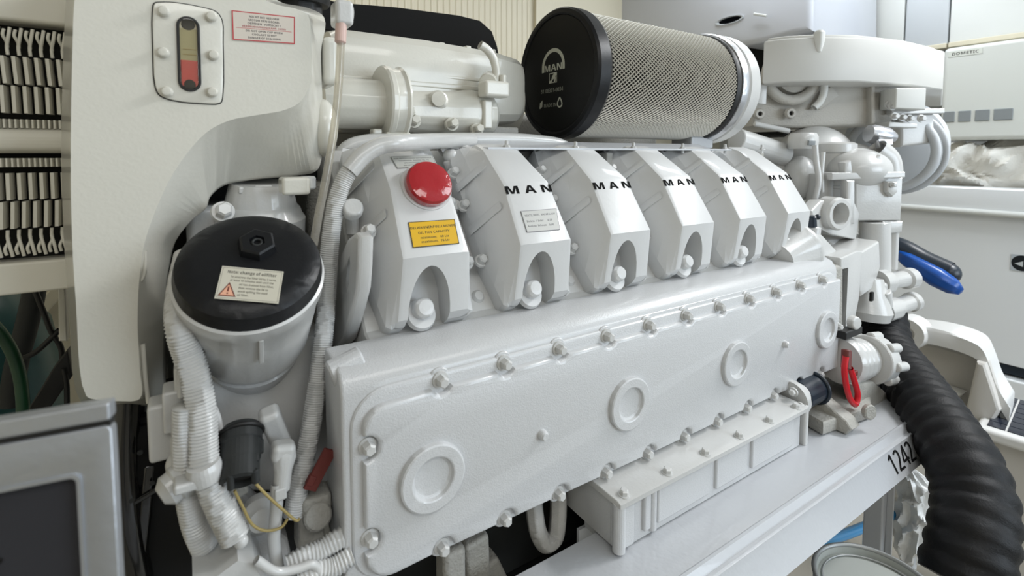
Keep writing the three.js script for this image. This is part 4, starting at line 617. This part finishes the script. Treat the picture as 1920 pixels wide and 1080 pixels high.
// ---------------------------------------------------------------- hoses and cables on the engine
function hose(name, label, cat, pts, r, m, pitch, amp, group, sharp) {
  const h = thing(name, label, cat, group);
  mesh('tube', pitch ? corrugated(pts, r, pitch, amp, 18, sharp) : tube(pts, r, 70, 14), m, h);
  return h;
}
{
  const k = hose('corrugated_conduit', 'white ribbed cable conduit arching over the front valve cover and down past the filter lid', 'conduit', [[0.2193,1.4124,-0.6],[0.1993,1.409,-0.6],[0.1785,1.3975,-0.6],[0.1607,1.377,-0.6],[0.1492,1.3519,-0.6],[0.1426,1.322,-0.6],[0.1375,1.2821,-0.6],[0.134,1.2326,-0.6],[0.1244,1.1904,-0.58],[0.1143,1.1418,-0.57],[0.1022,1.09,-0.56],[0.0915,1.0577,-0.55],[0.083,1.0244,-0.545]], 0.0105, M.paint, 0.0024, 0.0009);
  mesh('sleeve', tube([[0.3849,1.4211,-0.71],[0.3286,1.4188,-0.68],[0.2655,1.4155,-0.63],[0.2186,1.4123,-0.598],[0.1986,1.4089,-0.598],[0.1792,1.3981,-0.598],[0.162,1.3795,-0.598]], 0.0108, 40, 18), M.paint, k);
  const a = hose('corrugated_conduit', 'thick white ribbed conduit dropping from the coolant tank to the junction block', 'conduit', [[0.0006,1.2973,-0.6],[-0.0058,1.2697,-0.57],[-0.0074,1.245,-0.54],[-0.0026,1.2183,-0.54],[0.003,1.1938,-0.535],[0.0061,1.1659,-0.53],[0.0065,1.133,-0.525],[0.0074,1.1152,-0.52],[0.0124,1.0962,-0.515],[0.0217,1.0678,-0.51],[0.028,1.0505,-0.505]], 0.0125, M.paint, 0.003, 0.0012);
  mesh('joint_collar', lathe([[0, 0], [0.014, 0], [0.0145, 0.004], [0.0145, 0.012], [0.013, 0.016], [0, 0.016]], [0.0079,1.1077,-0.517], [-0.15, 1, 0], 28), M.paint, a);
  hose('corrugated_conduit', 'white ribbed conduit running close beside the black belt guard', 'conduit', [[-0.0051,1.1719,-0.535],[-0.0063,1.1372,-0.535],[-0.0066,1.1069,-0.535],[-0.005,1.0809,-0.535],[-0.0017,1.0563,-0.535],[0.0047,1.0327,-0.535]], 0.0118, M.paint, 0.003, 0.0012);
  const j = thing('junction_block', 'white plastic cable junction sleeve where ribbed conduits merge', 'cable sleeve');
  mesh('body', grid([[-0.0007,1.0401,-0.53],[0.0288,1.0415,-0.53],[0.0418,1.0224,-0.53],[0.0548,0.9835,-0.53],[0.0097,0.9945,-0.53]].length ? [[-0.555, 0.9], [-0.55, 1], [-0.5, 1], [-0.49, 0.9]].map(([z, s]) => [[-0.0059,1.0332,-0.53],[0.0088,1.0317,-0.53],[0.0287,1.0399,-0.53],[0.0421,1.0305,-0.53],[0.0507,1.0075,-0.53],[0.0543,0.9671,-0.53],[0.0095,0.9893,-0.53]].map(([x, y]) => [0.025 + (x - 0.025) * s, 1.04 + (y - 1.04) * s, z])) : [], true, true, 0.6), M.paint, j);
  mesh('clip', [boxAt([-0.0002,1.1108,-0.515], 0.034, 0.009, 0.02, 0.003), ball([0.0319,1.0497,-0.5], 0.006), boxAt([-0.0003,1.1095,-0.513], 0.003, 0.006, 0.002, 0.0005)], M.paint, j);
  hose('cable', 'thin white cable curving between the ribbed conduit and the dark sensor', 'cable', [[0.0126,1.1632,-0.55],[0.0181,1.1432,-0.55],[0.0181,1.1166,-0.55],[0.0147,1.0937,-0.55],[0.0186,1.0762,-0.55],[0.0305,1.0471,-0.55],[0.0436,1.0138,-0.55],[0.0483,0.9776,-0.55]], 0.0048, M.paint);
  hose('cable', 'white cable hanging straight down from the white plug connector', 'cable', [[0.0651,1.0843,-0.515],[0.0633,1.0555,-0.515],[0.0607,1.0297,-0.515],[0.0628,1.0017,-0.515],[0.066,0.9783,-0.515]], 0.0058, M.paint);
  hose('wire', 'tan wire crossing from the dark sensor to the ribbed conduit end', 'wire', [[0.0446,1.1003,-0.5],[0.0539,1.0851,-0.5],[0.067,1.066,-0.5],[0.0798,1.0497,-0.5],[0.0817,1.051,-0.5]], 0.0013, M.wireTan);
  hose('wire', 'pale looped wire sagging below the round fill plug', 'wire', [[0.0286,1.0959,-0.505],[0.0345,1.0784,-0.505],[0.0426,1.0572,-0.505],[0.0535,1.0474,-0.505],[0.0663,1.0457,-0.505],[0.0721,1.0518,-0.505]], 0.0013, M.wireTan);
  hose('corrugated_conduit', 'white ribbed conduit running along the bottom toward the side cover corner', 'conduit', [[0.0701,1.0079,-0.5],[0.0845,1.0105,-0.5],[0.1019,1.0109,-0.5],[0.12,1.0152,-0.5],[0.1348,1.0133,-0.5]], 0.0105, M.paint, 0.0036, 0.0014);
  hose('corrugated_conduit', 'lowest white ribbed conduit at the side cover corner', 'conduit', [[0.0776,0.9968,-0.49],[0.092,0.9995,-0.49],[0.1093,0.9969,-0.49],[0.1275,1.0007,-0.49]], 0.0105, M.paint, 0.0036, 0.0014);
  hose('cable', 'white cable looping over a clip at the lowest conduits', 'cable', [[0.042,1.0378,-0.485],[0.059,1.0188,-0.485],[0.0771,1.0134,-0.485],[0.0889,1.0121,-0.485],[0.094,1.0044,-0.485],[0.0908,0.9941,-0.485]], 0.004, M.paint);
  hose('corrugated_conduit', 'short ribbed hose bent in a U below the side cover', 'conduit', [[0.392,0.9251,-0.55],[0.3948,0.8968,-0.55],[0.4014,0.8666,-0.55],[0.4146,0.8459,-0.55],[0.4299,0.848,-0.55],[0.4356,0.8723,-0.55],[0.4363,0.9081,-0.55]], 0.0125, M.paint, 0.0024, 0.0006);
}
{ // black hose and small hoses at the gearbox end
  hose('exhaust_hose', 'big black ribbed rubber hose sweeping down past the cradle beam', 'hose', [[1.5093,0.9813,-0.5653],[1.4397,0.9247,-0.5224],[1.307,0.9055,-0.4278],[1.1727,0.8891,-0.3344],[1.1055,0.8663,-0.2808],[1.0672,0.8316,-0.2551],[1.0237,0.7933,-0.2445],[0.9817,0.7347,-0.2433]], 0.0585, M.rubber, 0.03, 0.0045, null, 2);
  const b = hose('air_hose', 'black hose end with a blue wrap sticking out behind the pump', 'hose', [[1.75,1.1327,-0.6644],[1.75,1.1204,-0.6099],[1.75,1.0951,-0.5579],[1.75,1.073,-0.4995]], 0.032, M.navy);
  mesh('blue_wrap', lathe([[0, 0], [0.012, 0.004], [0.02, 0.03], [0.024, 0.07], [0.028, 0.11], [0.022, 0.15], [0.01, 0.17], [0, 0.172]], [1.72,1.1138,-0.6119], [1.72,1.0696,-0.5289].map((v, i) => v - [1.72,1.1138,-0.6119][i]), 24, 1.2), M.bluePaint, b).userData.label = 'bright blue wrap';
  mesh('tip', ball([1.75,1.073,-0.4995], 0.032, 0.9, 0.9, 0.9), M.navy, b);
  mesh('stripe', tube([[1.72,1.1189,-0.6387],[1.72,1.112,-0.5861],[1.72,1.0895,-0.5418],[1.72,1.0739,-0.4999]], 0.003, 24, 8), M.frame, b);
  const r = hose('red_loop', 'bright red cord loop hanging beside the starter motor', 'strap', [[1.0123,1.0272,-0.43],[1.0081,1.006,-0.43],[1.0171,0.9735,-0.43],[1.0368,0.9396,-0.43],[1.0596,0.9229,-0.43],[1.0669,0.9377,-0.43],[1.0509,0.9701,-0.43],[1.0312,1.0006,-0.43]], 0.0052, M.redCord);
  mesh('sleeve', [rod([1.025,1.0359,-0.435], [1.0145,1.0025,-0.43], 0.0085), boxAt([1.0473,0.9865,-0.43], 0.016, 0.01, 0.008, 0.002)], M.redTag, r);
  hose('blue_hose', 'glossy blue air hose below the cradle beam', 'hose', [[0.8548,0.6844,-0.465],[1.0273,0.6568,-0.4465],[1.1149,0.6457,-0.4366],[1.2111,0.6429,-0.4218],[1.3118,0.6582,-0.4055]], 0.0095, M.blueHose);
}
// ---------------------------------------------------------------- black belt guard
{
  const B = thing('belt_guard', 'glossy black belt guard below the coolant tank', 'guard');
  mesh('panel', [slabZ([[-0.0614,1.1456,-0.66],[0.0196,1.124,-0.66],[0.0269,1.0194,-0.66],[0.0499,0.856,-0.66],[-0.0568,0.9104,-0.66],[-0.0648,0.9691,-0.66],[-0.0669,1.0536,-0.66]], 0.05, 0.012)], M.blackGloss, B);
  mesh('edge_roll', tube([[-0.0565,1.1505,-0.645],[-0.0609,1.083,-0.645],[-0.0597,1.0009,-0.645],[-0.0517,0.9256,-0.645]], 0.012, 40, 14), M.blackGloss, B);
  mesh('hub', [lathe([[0, 0], [0.03, 0], [0.034, 0.004], [0.034, 0.012], [0.026, 0.016], [0, 0.016]], [-0.0416,1.0802,-0.655], [0, 0, 1], 40), boxAt([-0.0311,1.0877,-0.63], 0.02, 0.01, 0.01, 0.003)], M.blackMatt, B);
  mesh('stiffener', [boxAt([-0.0485,1.0081,-0.645], 0.012, 0.13, 0.014, 0.004, [0, 0, -0.12]), boxAt([-0.0567,1.0085,-0.645], 0.012, 0.13, 0.014, 0.004, [0, 0, 0.1]), boxAt([-0.0479,1.0404,-0.64], 0.05, 0.006, 0.01, 0.002, [0, 0, 0.35])], M.blackGloss, B);
  for (const p of [[-0.0574,1.0424,-0.635], [-0.0389,1.0546,-0.635], [-0.048,1.0907,-0.635]]) mesh('screw', domeBolt(p, [0, 0, 1], 0.0026, 0.002), M.charcoal, B);
}
// ---------------------------------------------------------------- finned heat exchanger
{
  const H = thing('heat_exchanger', 'cream painted heat exchanger with two stacked blocks of wavy cooling fins', 'radiator');
  const Z = -0.74, xa = -0.42, xb = -0.06, Yt = (v, z) => 1.4 + 0; 
  const yT = 1.5384, yB = 1.4286, yT2 = 1.3994, yB2 = 1.2838;
  mesh('casing', [box(xa, xb, yB2 - 0.03, yT + 0.03, Z - 0.12, Z - 0.03, 0), box(xa, xb, yT, yT + 0.1, Z - 0.1, Z + 0.006, 0.004), box(xa, xb, yB2 - 0.034, yB2, Z - 0.1, Z + 0.006, 0.003)], M.finPaint, H);
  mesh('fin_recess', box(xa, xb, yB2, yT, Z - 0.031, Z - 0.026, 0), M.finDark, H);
  mesh('divider', [lathe([[0, 0], [0.0135, 0], [0.0135, xb - xa], [0, xb - xa]], [xa, (yB + yT2) / 2, Z - 0.008], [1, 0, 0], 24), box(xa, xb, yT2 + 0.001, yB - 0.001, Z - 0.03, Z - 0.008, 0)], M.finPaint, H);
  const fin = (x, y0, y1, w, lean) => { const p = []; for (let i = 0; i <= 6; i++) { const t = i / 6, y = y0 + (y1 - y0) * t; p.push([x + lean * t, y]); } return grid(p.map(([px, y]) => [[px - w / 2, y, Z - 0.018], [px - w / 2, y, Z - 0.002], [px - w / 2 + 0.0008, y, Z], [px + w / 2 - 0.0008, y, Z], [px + w / 2, y, Z - 0.004], [px + w / 2, y, Z - 0.018]]), true, true, 0.5); };
  const proto = {};
  const pitch = 0.0089, n = 22, h = yT - yB, block = (top, dir) => {
    const Y = (f) => top + dir * f * h, wav = [0.02, 0.26, 0.31, 0.57, 0.6, 0.86, 0.9, 1.0];
    for (let i = 0; i < n; i++) {
      const x = xb - 0.012 - i * pitch;
      const strip = (a, b, bend, w) => tube([[x + bend, Y(a), Z - 0.006], [x + bend * 0.9 - 0.001, Y(a + (b - a) * 0.35), Z - 0.005], [x, Y(a + (b - a) * 0.7), Z - 0.008], [x + 0.0004, Y(b), Z - 0.008]], w, 10, 6);
      mesh('wavy_fin', strip(0.03, 0.29, 0.0036, 0.0017), M.finPaint, H);
      mesh('wavy_fin', strip(0.05, 0.22, -0.0012, 0.0016), M.finPaint, H);
      mesh('broad_fin', fin(x - 0.003, Y(0.31), Y(0.57), 0.0044, 0.0014), M.finPaint, H);
      mesh('broad_fin', fin(x - 0.0046, Y(0.59), Y(0.85), 0.0044, 0.0002), M.finPaint, H);
      for (const k of [0, 1]) mesh('short_fin', fin(x + k * pitch * 0.5, Y(0.91), Y(0.995), 0.003, 0), M.finPaint, H);
    }
  };
  block(yT - 0.002, -1); block(yB2 + 0.002, 1);
}
// ---------------------------------------------------------------- foreground display
{
  const D = thing('display_panel', 'silver framed dark display panel standing close by in front of the tank', 'display');
  const c = [[-0.0345,1.2776,-0.3115],[-0.0755,1.2766,-0.32],[-0.0826,1.1922,-0.3181],[-0.0352,1.1789,-0.3042]], [tr, tl, bl, br] = c.map(V);
  const X = tr.clone().sub(tl).normalize(), W = tr.distanceTo(tl) + 0.15, Y = br.clone().sub(tr).normalize().negate(), N = X.clone().cross(Y).normalize(); Y.copy(N).cross(X);
  const m = new THREE.Matrix4().makeBasis(X, Y, N).setPosition(tr), H = 0.2;
  const put = (g) => g.applyMatrix4(m), fx = 0.0145, fy = 0.033, hole = roundedRect(-W + fx, -fx, -H + fx, -fy, 0.003);
  mesh('bezel', [put(extrude(roundedRect(-W, 0, -H, -0.0115, 0.003), 0.008, 0.0012, [hole])), put(box(-W, 0, -0.0085, 0, -0.008, 0.0012, 0.0012))], M.silver, D);
  mesh('seam', put(box(-W, -0.001, -0.0125, -0.0075, -0.008, -0.0015, 0)), M.black, D);
  mesh('screen', put(box(-W + 0.01, -0.01, -H + 0.01, -fy + 0.004, -0.009, -0.0045, 0.001)), M.screen, D);
  mesh('inner_frame', put(extrude(roundedRect(-W + fx - 0.0015, -fx + 0.0015, -H + fx - 0.0015, -fy + 0.0015, 0.0038), 0.004, 0, [hole]).translate(0, 0, 0.001)), M.silver, D);
  mesh('button', put(rod([-0.047, -0.067, -0.007], [-0.047, -0.067, -0.0045], 0.0022)), M.black, D);
  mesh('stand', put(box(-W / 2 - 0.02, -W / 2 + 0.02, -1.1, -0.1, -0.05, -0.02, 0.004)), M.silver, D);
}
// ---------------------------------------------------------------- engine cradle
{
  const C = thing('engine_cradle', 'pale painted steel cradle under the engine with a long marked edge beam', 'engine stand');
  mesh('deck_plate', [slabY([[-0.2, -0.37], [1.35, -0.37], [1.35, -0.52], [0.46, -0.52], [0.46, -0.492], [-0.2, -0.492]], 0.87, 0.885, 0.003), box(-0.2, 1.35, 0.87, 0.885, -1.15, -0.98, 0.003), box(1.0, 1.35, 0.87, 0.885, -1.0, -0.5, 0.003)], M.frame, C);
  mesh('edge_beam', slabX([[-0.384, 0.883], [-0.377, 0.89], [-0.373, 0.89], [-0.366, 0.881], [-0.362, 0.881], [-0.36, 0.884], [-0.357, 0.883], [-0.355, 0.875], [-0.336, 0.842], [-0.339, 0.837], [-0.381, 0.865]], -0.2, 1.15, 0.0012, null, 0.4), M.frame, C);
  const T = letters('1242', 0.031, 0.0006, 1.0, regular), X = new THREE.Vector3(1, 0, 0), Y = V([0, 0.033, -0.019]).normalize(), N = X.clone().cross(Y);
  mesh('number', plain(T.applyMatrix4(new THREE.Matrix4().makeBasis(X, Y, N)).translate(1.046, 0.8515, -0.3408)), M.ink, C).userData.label = 'black hand-painted number';
  mesh('post', [box(1.01, 1.035, 0, 0.86, -0.39, -0.36, 0.003), box(1.025, 1.029, 0.1, 0.86, -0.36, -0.35, 0.001)], M.frame, C);
  for (const [x, z] of [[-0.08, -0.42], [-0.08, -1.06], [1.27, -1.06]]) mesh('post', box(x - 0.02, x + 0.02, 0, 0.87, z - 0.02, z + 0.02, 0.003), M.frame, C);
  mesh('pit_shade_plate', box(-0.15, 1.0, 0.735, 0.745, -1.0, -0.45, 0.002), M.charcoal, C).userData.label = 'added dark plate for the shaded pit under the engine';  // dark plate added so the pit under the engine reads as shade
  mesh('web_plate', box(0.45, 1.0, 0.6, 0.87, -0.525, -0.52, 0), M.frame, C);
}
{ // drum in front of the cradle
  const c = [0.801,0.79,-0.2874], r = 0.078;
  const D = thing('drum', 'grey metal drum with a raised rim below the cradle beam', 'drum');
  mesh('body', lathe([[0, 0], [r, 0], [r, 0.79], [r - 0.004, 0.79], [r - 0.006, 0.78], [0, 0.78]], [c[0], 0, c[2]], [0, 1, 0], 64), M.drum, D);
  mesh('rim', [torus([c[0], 0.79, c[2]], [0, 1, 0], r - 0.001, 0.0035, 72), torus([c[0], 0.782, c[2]], [0, 1, 0], r - 0.012, 0.0012, 72)], M.drumRim, D);
}
// ---------------------------------------------------------------- behind the engine, far end
{
  const S = thing('moulded_frame', 'white moulded plastic frame with curved handrail behind the black hose', 'frame');
  mesh('rail', grid(smooth([[1.95,0.8284,-0.6369],[1.95,0.838,-0.5714],[1.95,0.8364,-0.5073],[1.95,0.8228,-0.4644],[1.95,0.7794,-0.4425],[1.95,0.7232,-0.4239],[1.95,0.6727,-0.3947]], 4, false).map(([x, y, z]) => [[x - 0.05, y + 0.03, z - 0.01], [x - 0.055, y + 0.024, z + 0.004], [x - 0.055, y - 0.018, z + 0.004], [x + 0.05, y - 0.024, z - 0.01], [x + 0.1, y - 0.01, z - 0.02], [x + 0.1, y + 0.02, z - 0.02]]), true, true, 0.8), M.mouldedWhite, S);
  mesh('boss', [lathe([[0.02, 0], [0.045, 0], [0.05, 0.01], [0.05, 0.06], [0, 0.06], [0, 0.012], [0.018, 0.01]], [1.88,0.839,-0.6302], [1, 0, 0], 36)], M.mouldedWhite, S);
  mesh('side_web', [slabX(zyOf([[2,0.7763,-0.6693],[2,0.7927,-0.5847],[2,0.7877,-0.4875],[2,0.7567,-0.4727],[2,0.499,-0.456],[2,0.3504,-0.7451],[2,0.6532,-0.7574]]), 1.98, 2.02, 0.01), slabX(zyOf([[1.9,0.8095,-0.4616],[1.9,0.8097,-0.4431],[1.9,0.7514,-0.4246],[1.9,0.6896,-0.4062],[1.9,0.6254,-0.4278],[1.9,0.5274,-0.4348],[1.9,0.4854,-0.515],[1.9,0.6325,-0.482]]), 1.87, 1.93, 0.012)], M.moulded, S);
  mesh('seat_pan', slabX(zyOf([[1.98,0.6759,-0.658],[1.98,0.6883,-0.6014],[1.98,0.6807,-0.5022],[1.98,0.599,-0.5434],[1.98,0.6046,-0.655]]), 1.93, 1.98, 0.01), M.mouldedWhite, S);
}
{
  const S = thing('solar_tray', 'white bordered tray of dark solar cells at the frame edge', 'solar panel');
  const y = 0.66, c = [1.8016,0.66,-0.4273], X = V([0.15, 0, 1]).normalize(), W = 0.3, D = 0.42;
  const g = new THREE.Group(); S.add(g); g.name = 'tray_assembly'; S.remove(g);
  const m = new THREE.Matrix4().makeBasis(new THREE.Vector3(0.99, 0.0, -0.12), new THREE.Vector3(0, 1, 0), new THREE.Vector3(0.12, 0, 0.99)).setPosition(...c);
  const put = (q) => q.applyMatrix4(m);
  mesh('tray', put(box(-0.01, W, -0.035, -0.002, -0.01, D, 0.012)), M.mouldedWhite, S);
  for (let i = 0; i < 7; i++) for (let j = 0; j < 10; j++) mesh('solar_cell', put(box(0.016 + i * 0.039, 0.051 + i * 0.039, -0.004, 0.001, 0.012 + j * 0.04, 0.0475 + j * 0.04, 0)), M.cells, S);
  mesh('pedestal', put(box(0.03, W, -y, -0.03, 0.02, D, 0.02)), M.moulded, S);
}
{
  const K = thing('storage_locker', 'large glossy white locker along the far end wall topped by a thick ledge', 'locker');
  const x = 3.0;
  mesh('front_panel', box(x, x + 0.5, 0.4769, 1.1298, -2.45, 0.6, 0.004), M.gelcoat, K);
  mesh('ledge', [slabX([[-2.45, 0], [0.6, 0], [0.6, 0.1], [-2.45, 0.1]].map(([z, k]) => [z, 1.1348 + k * 1.15]), x - 0.03, x + 0.5, 0.015)], M.gelcoat, K);
  mesh('ledge_trim', tube([[x - 0.034, 1.1348 + 0.004, -2.4], [x - 0.034, 1.1348 + 0.004, 0.6]], 0.014, 4, 14), M.panelWhite, K);
  mesh('kick_strip', box(x + 0.02, x + 0.4, 0.4314, 0.4769, -2.45, 0.6, 0), M.navy, K);
  mesh('plinth', box(x - 0.02, x + 0.4, 0, 0.4314 - 0.01, -2.45, 0.6, 0.01), M.gelcoat, K);
  const b = [2.995,0.931,-0.61];
  const q = 0.035; sheet('badge', [[x - 0.002, b[1] + q, b[2] - q], [x - 0.002, b[1] + q, b[2] + q], [x - 0.002, b[1] - q, b[2] + q], [x - 0.002, b[1] - q, b[2] - q]], M.badgePrint, K).userData.label = 'round dark badge';
}
{
  const A = thing('air_conditioner', 'white box-shaped air conditioner with four grey vents above the cloth heap', 'air conditioner');
  const x = 3.02, y0 = 1.4619, y1 = 1.8928, za = -0.9263, zb = 0.1;
  mesh('body', box(x, x + 0.4, y0, y1, za, zb, 0.02), M.acBody, A);
  for (const [u0, u1] of [[1784, 1810], [1818, 1845], [1854, 1884], [1892, 1930]]) mesh('vent', box(x - 0.004, x + 0.02, y0 + 0.085, y0 + 0.135, za + 0.012 + (u0 - 1784) * 0.00165, za + 0.012 + (u1 - 1784) * 0.00165, 0.003), M.vent, A);
  sheet('name_plate', [[x - 0.001, y1 - 0.02, za + 0.02], [x - 0.001, y1 - 0.02, za + 0.14], [x - 0.001, y1 - 0.045, za + 0.14], [x - 0.001, y1 - 0.045, za + 0.02]], M.unitPrint, A);
}
{ // crumpled dust sheets on the ledge
  const C = thing('dust_sheet', 'crumpled off-white cloth heaped on the locker ledge', 'cloth');
  const x = 3.0, yL = 1.1348 + 0.115, N = 160, K = 60, rings = [];
  let s = 99; const n3 = createNoise3D(() => ((s = (s * 16807) % 2147483647) / 2147483647));
  const ridge = (a, b, c) => 1 - Math.abs(n3(a, b, c)), fold = (u, v) => { const w = u + 0.16 * n3(u * 3, v * 2, 7), y = v + 0.2 * n3(u * 2.5, v * 2, 3); return 0.5 * Math.pow(ridge(w * 1.5, y * 2.6, 0), 2.4) + 0.34 * Math.pow(ridge(w * 3.4, y * 5.5, 5), 2.4) + 0.16 * ridge(w * 8, y * 12, 9); };
  for (let i = 0; i <= N; i++) {
    const z = -1.5 + (1.7 * i) / N, ring = [];
    for (let j = 0; j <= K; j++) {
      const t = j / K, a = Math.PI * t, k = fold(z, t * 0.9), env = Math.min(1, 0.3 + t * 12, (1 - t) * 9);
      ring.push([x + 0.17 - (0.06 + 0.2 * k * env) * Math.cos(a), yL - 0.004 + Math.pow(Math.sin(a), 0.9) * (0.14 + 0.11 * k), z + 0.06 * (k - 0.5) * env]);
    }
    rings.push(ring);
  }
  mesh('fabric', grid(rings, false, false, 0.7, false), M.cloth, C);
  C.userData.label = 'crumpled off-white cloth heaped on the locker ledge';
}
{
  const O = thing('overhead_hull', 'pale lilac-grey moulded hull section hanging above the air filter', 'boat hull');
  const pts = [[2.5,3.0026,-3.3243],[2.5,2.5858,-3.321],[2.5,2.3173,-2.7428],[2.5,2.1136,-2.1227],[2.5,2.0327,-1.8215],[2.5,1.9677,-1.6189],[2.5,1.9671,-1.4791],[2.5,1.9756,-1.3719],[2.5,1.9751,-1.2669],[2.5,2.4628,-1.285]];
  mesh('shell', slabX(zyOf(pts), 2.5, 3.2, 0.03, null, 0.8), M.soffit, O);
  mesh('recess_ring', [lathe([[0, 0], [0.055, 0], [0.06, 0.006], [0.07, 0.008], [0.07, 0], [0.0, -0.01]], [0, 0, 0], [-1, 0, 0], 36).scale(1, 0.28, 1.2).translate(...[2.5,2.1176,-1.6983])], M.panelGrey, O);
  mesh('handle', boxAt([2.47,2.0986,-1.5078], 0.012, 0.012, 0.075, 0.004, [0.35, 0, 0]), M.panelWhite, O);
}
{
  const O = thing('dark_cabinet', 'black cabinet tucked between the air filter and the white hood', 'cabinet');
  mesh('carcass', box(2.75, 3.1, 1.5, 2.0141, -1.9618, -1.5181, 0.01), M.blackMatt, O);
  mesh('door', box(2.74, 2.752, 1.52, 1.9960, -1.9432, -1.5326, 0.003), M.blackMatt, O);
}
{
  const W = [['white', 1522, 1682, 58, 'panelWhite'], ['grey', 1683, 1764, 70, 'panelGrey'], ['bright', 1765, 2100, 60, 'panelWhite']];
  const names = ['plain off-white wall panel above the hood', 'narrow pale grey wall panel between two white ones', 'broad white wall panel over the air conditioner'];
  W.forEach(([, u0, u1, v, m], i) => {
    const x = 3.25, z = (u, y) => { const a = Math.atan((u - 960) / 950) + 0.5753; return -x / Math.tan(a); };
    const o = thing('wall_panel', names[i], 'panel');
    mesh('sheet', box(x, x + 0.05, 1.95, CEIL, z(u0) + 0.002, z(u1) - 0.002, 0.006), M[m], o);
    mesh('edge_strip', box(x - 0.012, x + 0.05, 1.93, 1.955, z(u0) + 0.002, z(u1) - 0.002, 0.004), M.creamTrim, o);
  });
}
// ---------------------------------------------------------------- below and behind, near end
{
  const b = thing('gas_bottle', 'dark teal gas bottle standing behind the display panel', 'bottle');
  mesh('body', lathe([[0, 0], [0.13, 0], [0.14, 0.02], [0.14, 0.95], [0.12, 1.08], [0.07, 1.15], [0.04, 1.17], [0, 1.17]], [-0.3470, 0, -1.3], [0, 1, 0], 40), M.tealBottle, b);
  mesh('valve', rod([-0.3470, 1.16, -1.3], [-0.3470, 1.24, -1.3], 0.03), M.charcoal, b);
  hose('green_hose', 'dark green hose curving down beside the teal bottle', 'hose', [[-0.2326,1.1833,-0.95],[-0.2159,1.1505,-0.95],[-0.2066,1.1223,-0.95],[-0.2019,1.0946,-0.95],[-0.2001,1.0635,-0.95],[-0.2011,1.0176,-0.95]], 0.0075, M.greenHose);
  hose('grey_hose', 'wide grey hose leaning behind the green hose', 'hose', [[-0.2044,1.217,-1.1],[-0.2119,1.1654,-1.1],[-0.2231,1.1146,-1.1],[-0.2372,1.056,-1.1],[-0.2462,0.9966,-1.1]], 0.015, M.charcoal);
  hose('black_cable', 'thin black cable hanging beside the tank edge', 'cable', [[-0.1993,1.1882,-1.05],[-0.1899,1.1486,-1.05],[-0.1825,1.1174,-1.05],[-0.1734,1.0939,-1.05],[-0.1724,1.0589,-1.05]], 0.0038, M.black);
  hose('black_cable', 'thin black cable slanting up behind the green hose', 'cable', [[-0.2235,1.0827,-1.05],[-0.2049,1.0904,-1.05],[-0.1881,1.1056,-1.05],[-0.1735,1.1216,-1.05]], 0.0042, M.black);
  hose('black_cable', 'short black cable end dangling below the strap', 'cable', [[-0.1629,1.0749,-1],[-0.161,1.0494,-1],[-0.1618,1.0161,-1]], 0.0036, M.black);
  const s = thing('rubber_strap', 'wide black rubber strap slanting behind the tank bottom', 'strap');
  mesh('band', slabZ([[-0.1568,1.1026,-1],[-0.1537,1.0601,-1],[-0.1807,1.0172,-1],[-0.2014,1.0205,-1],[-0.2085,1.0169,-1],[-0.175,1.0777,-1]], 0.02, 0.003), M.black, s);
  const w = thing('low_partition', 'beige low partition behind the cables', 'partition');
  mesh('board', [box(-1.6, 0.15, 0, 1.33, -1.75, -1.7, 0.004)], M.creamTrim, w);
  mesh('brace', boxAt([-0.28, 1.05, -1.66], 0.03, 0.6, 0.03, 0.004, [0, 0, -0.7]), M.cream, w);
  const p = thing('white_upright', 'slim white upright at the tank edge', 'upright');
  mesh('bar', slabZ([[-0.1383,1.2699,-0.85],[-0.1322,1.2692,-0.85],[-0.1339,1.1579,-0.85],[-0.1421,1.1596,-0.85]], 0.02, 0.002), M.finPaint, p);
}
{ // bagged plastic below the beam
  const C = thing('plastic_wrap', 'crumpled white plastic wrap stuffed below the cradle beam end', 'plastic wrap');
  let s = 31; const n3 = createNoise3D(() => ((s = (s * 16807) % 2147483647) / 2147483647));
  const path = smooth([[1.2356,0.7493,-0.4022],[1.242,0.7195,-0.3958],[1.248,0.6809,-0.3889],[1.2448,0.6423,-0.3879],[1.2379,0.6037,-0.3894],[1.2308,0.5596,-0.3906]], 9, false);
  const rings = path.map((p, i) => Array.from({ length: 44 }, (_, j) => { const a = (j / 44) * 6.283, c = Math.cos(a), q = Math.sin(a), k = 1 - Math.abs(n3(c * 0.9, q * 0.9, i * 0.06)), m = 1 - Math.abs(n3(c * 1.8 + 5, q * 1.8, i * 0.12)), t = i / (path.length - 1), r = (0.018 + 0.02 * k * k + 0.003 * m * m) * Math.min(1, 0.55 + t * 3, 0.5 + (1 - t) * 2.5); return [p[0] + r * c, p[1] + 0.006 * (m - 0.5), p[2] + r * q]; }));
  mesh('folds', grid(rings, true, true, 0.8), M.mouldedWhite, C);
  mesh('tail', rod([1.2343,0.5816,-0.39], [1.2251,0.5044,-0.39], 0.014), M.frame, C);
}

renderer.render(scene, camera);
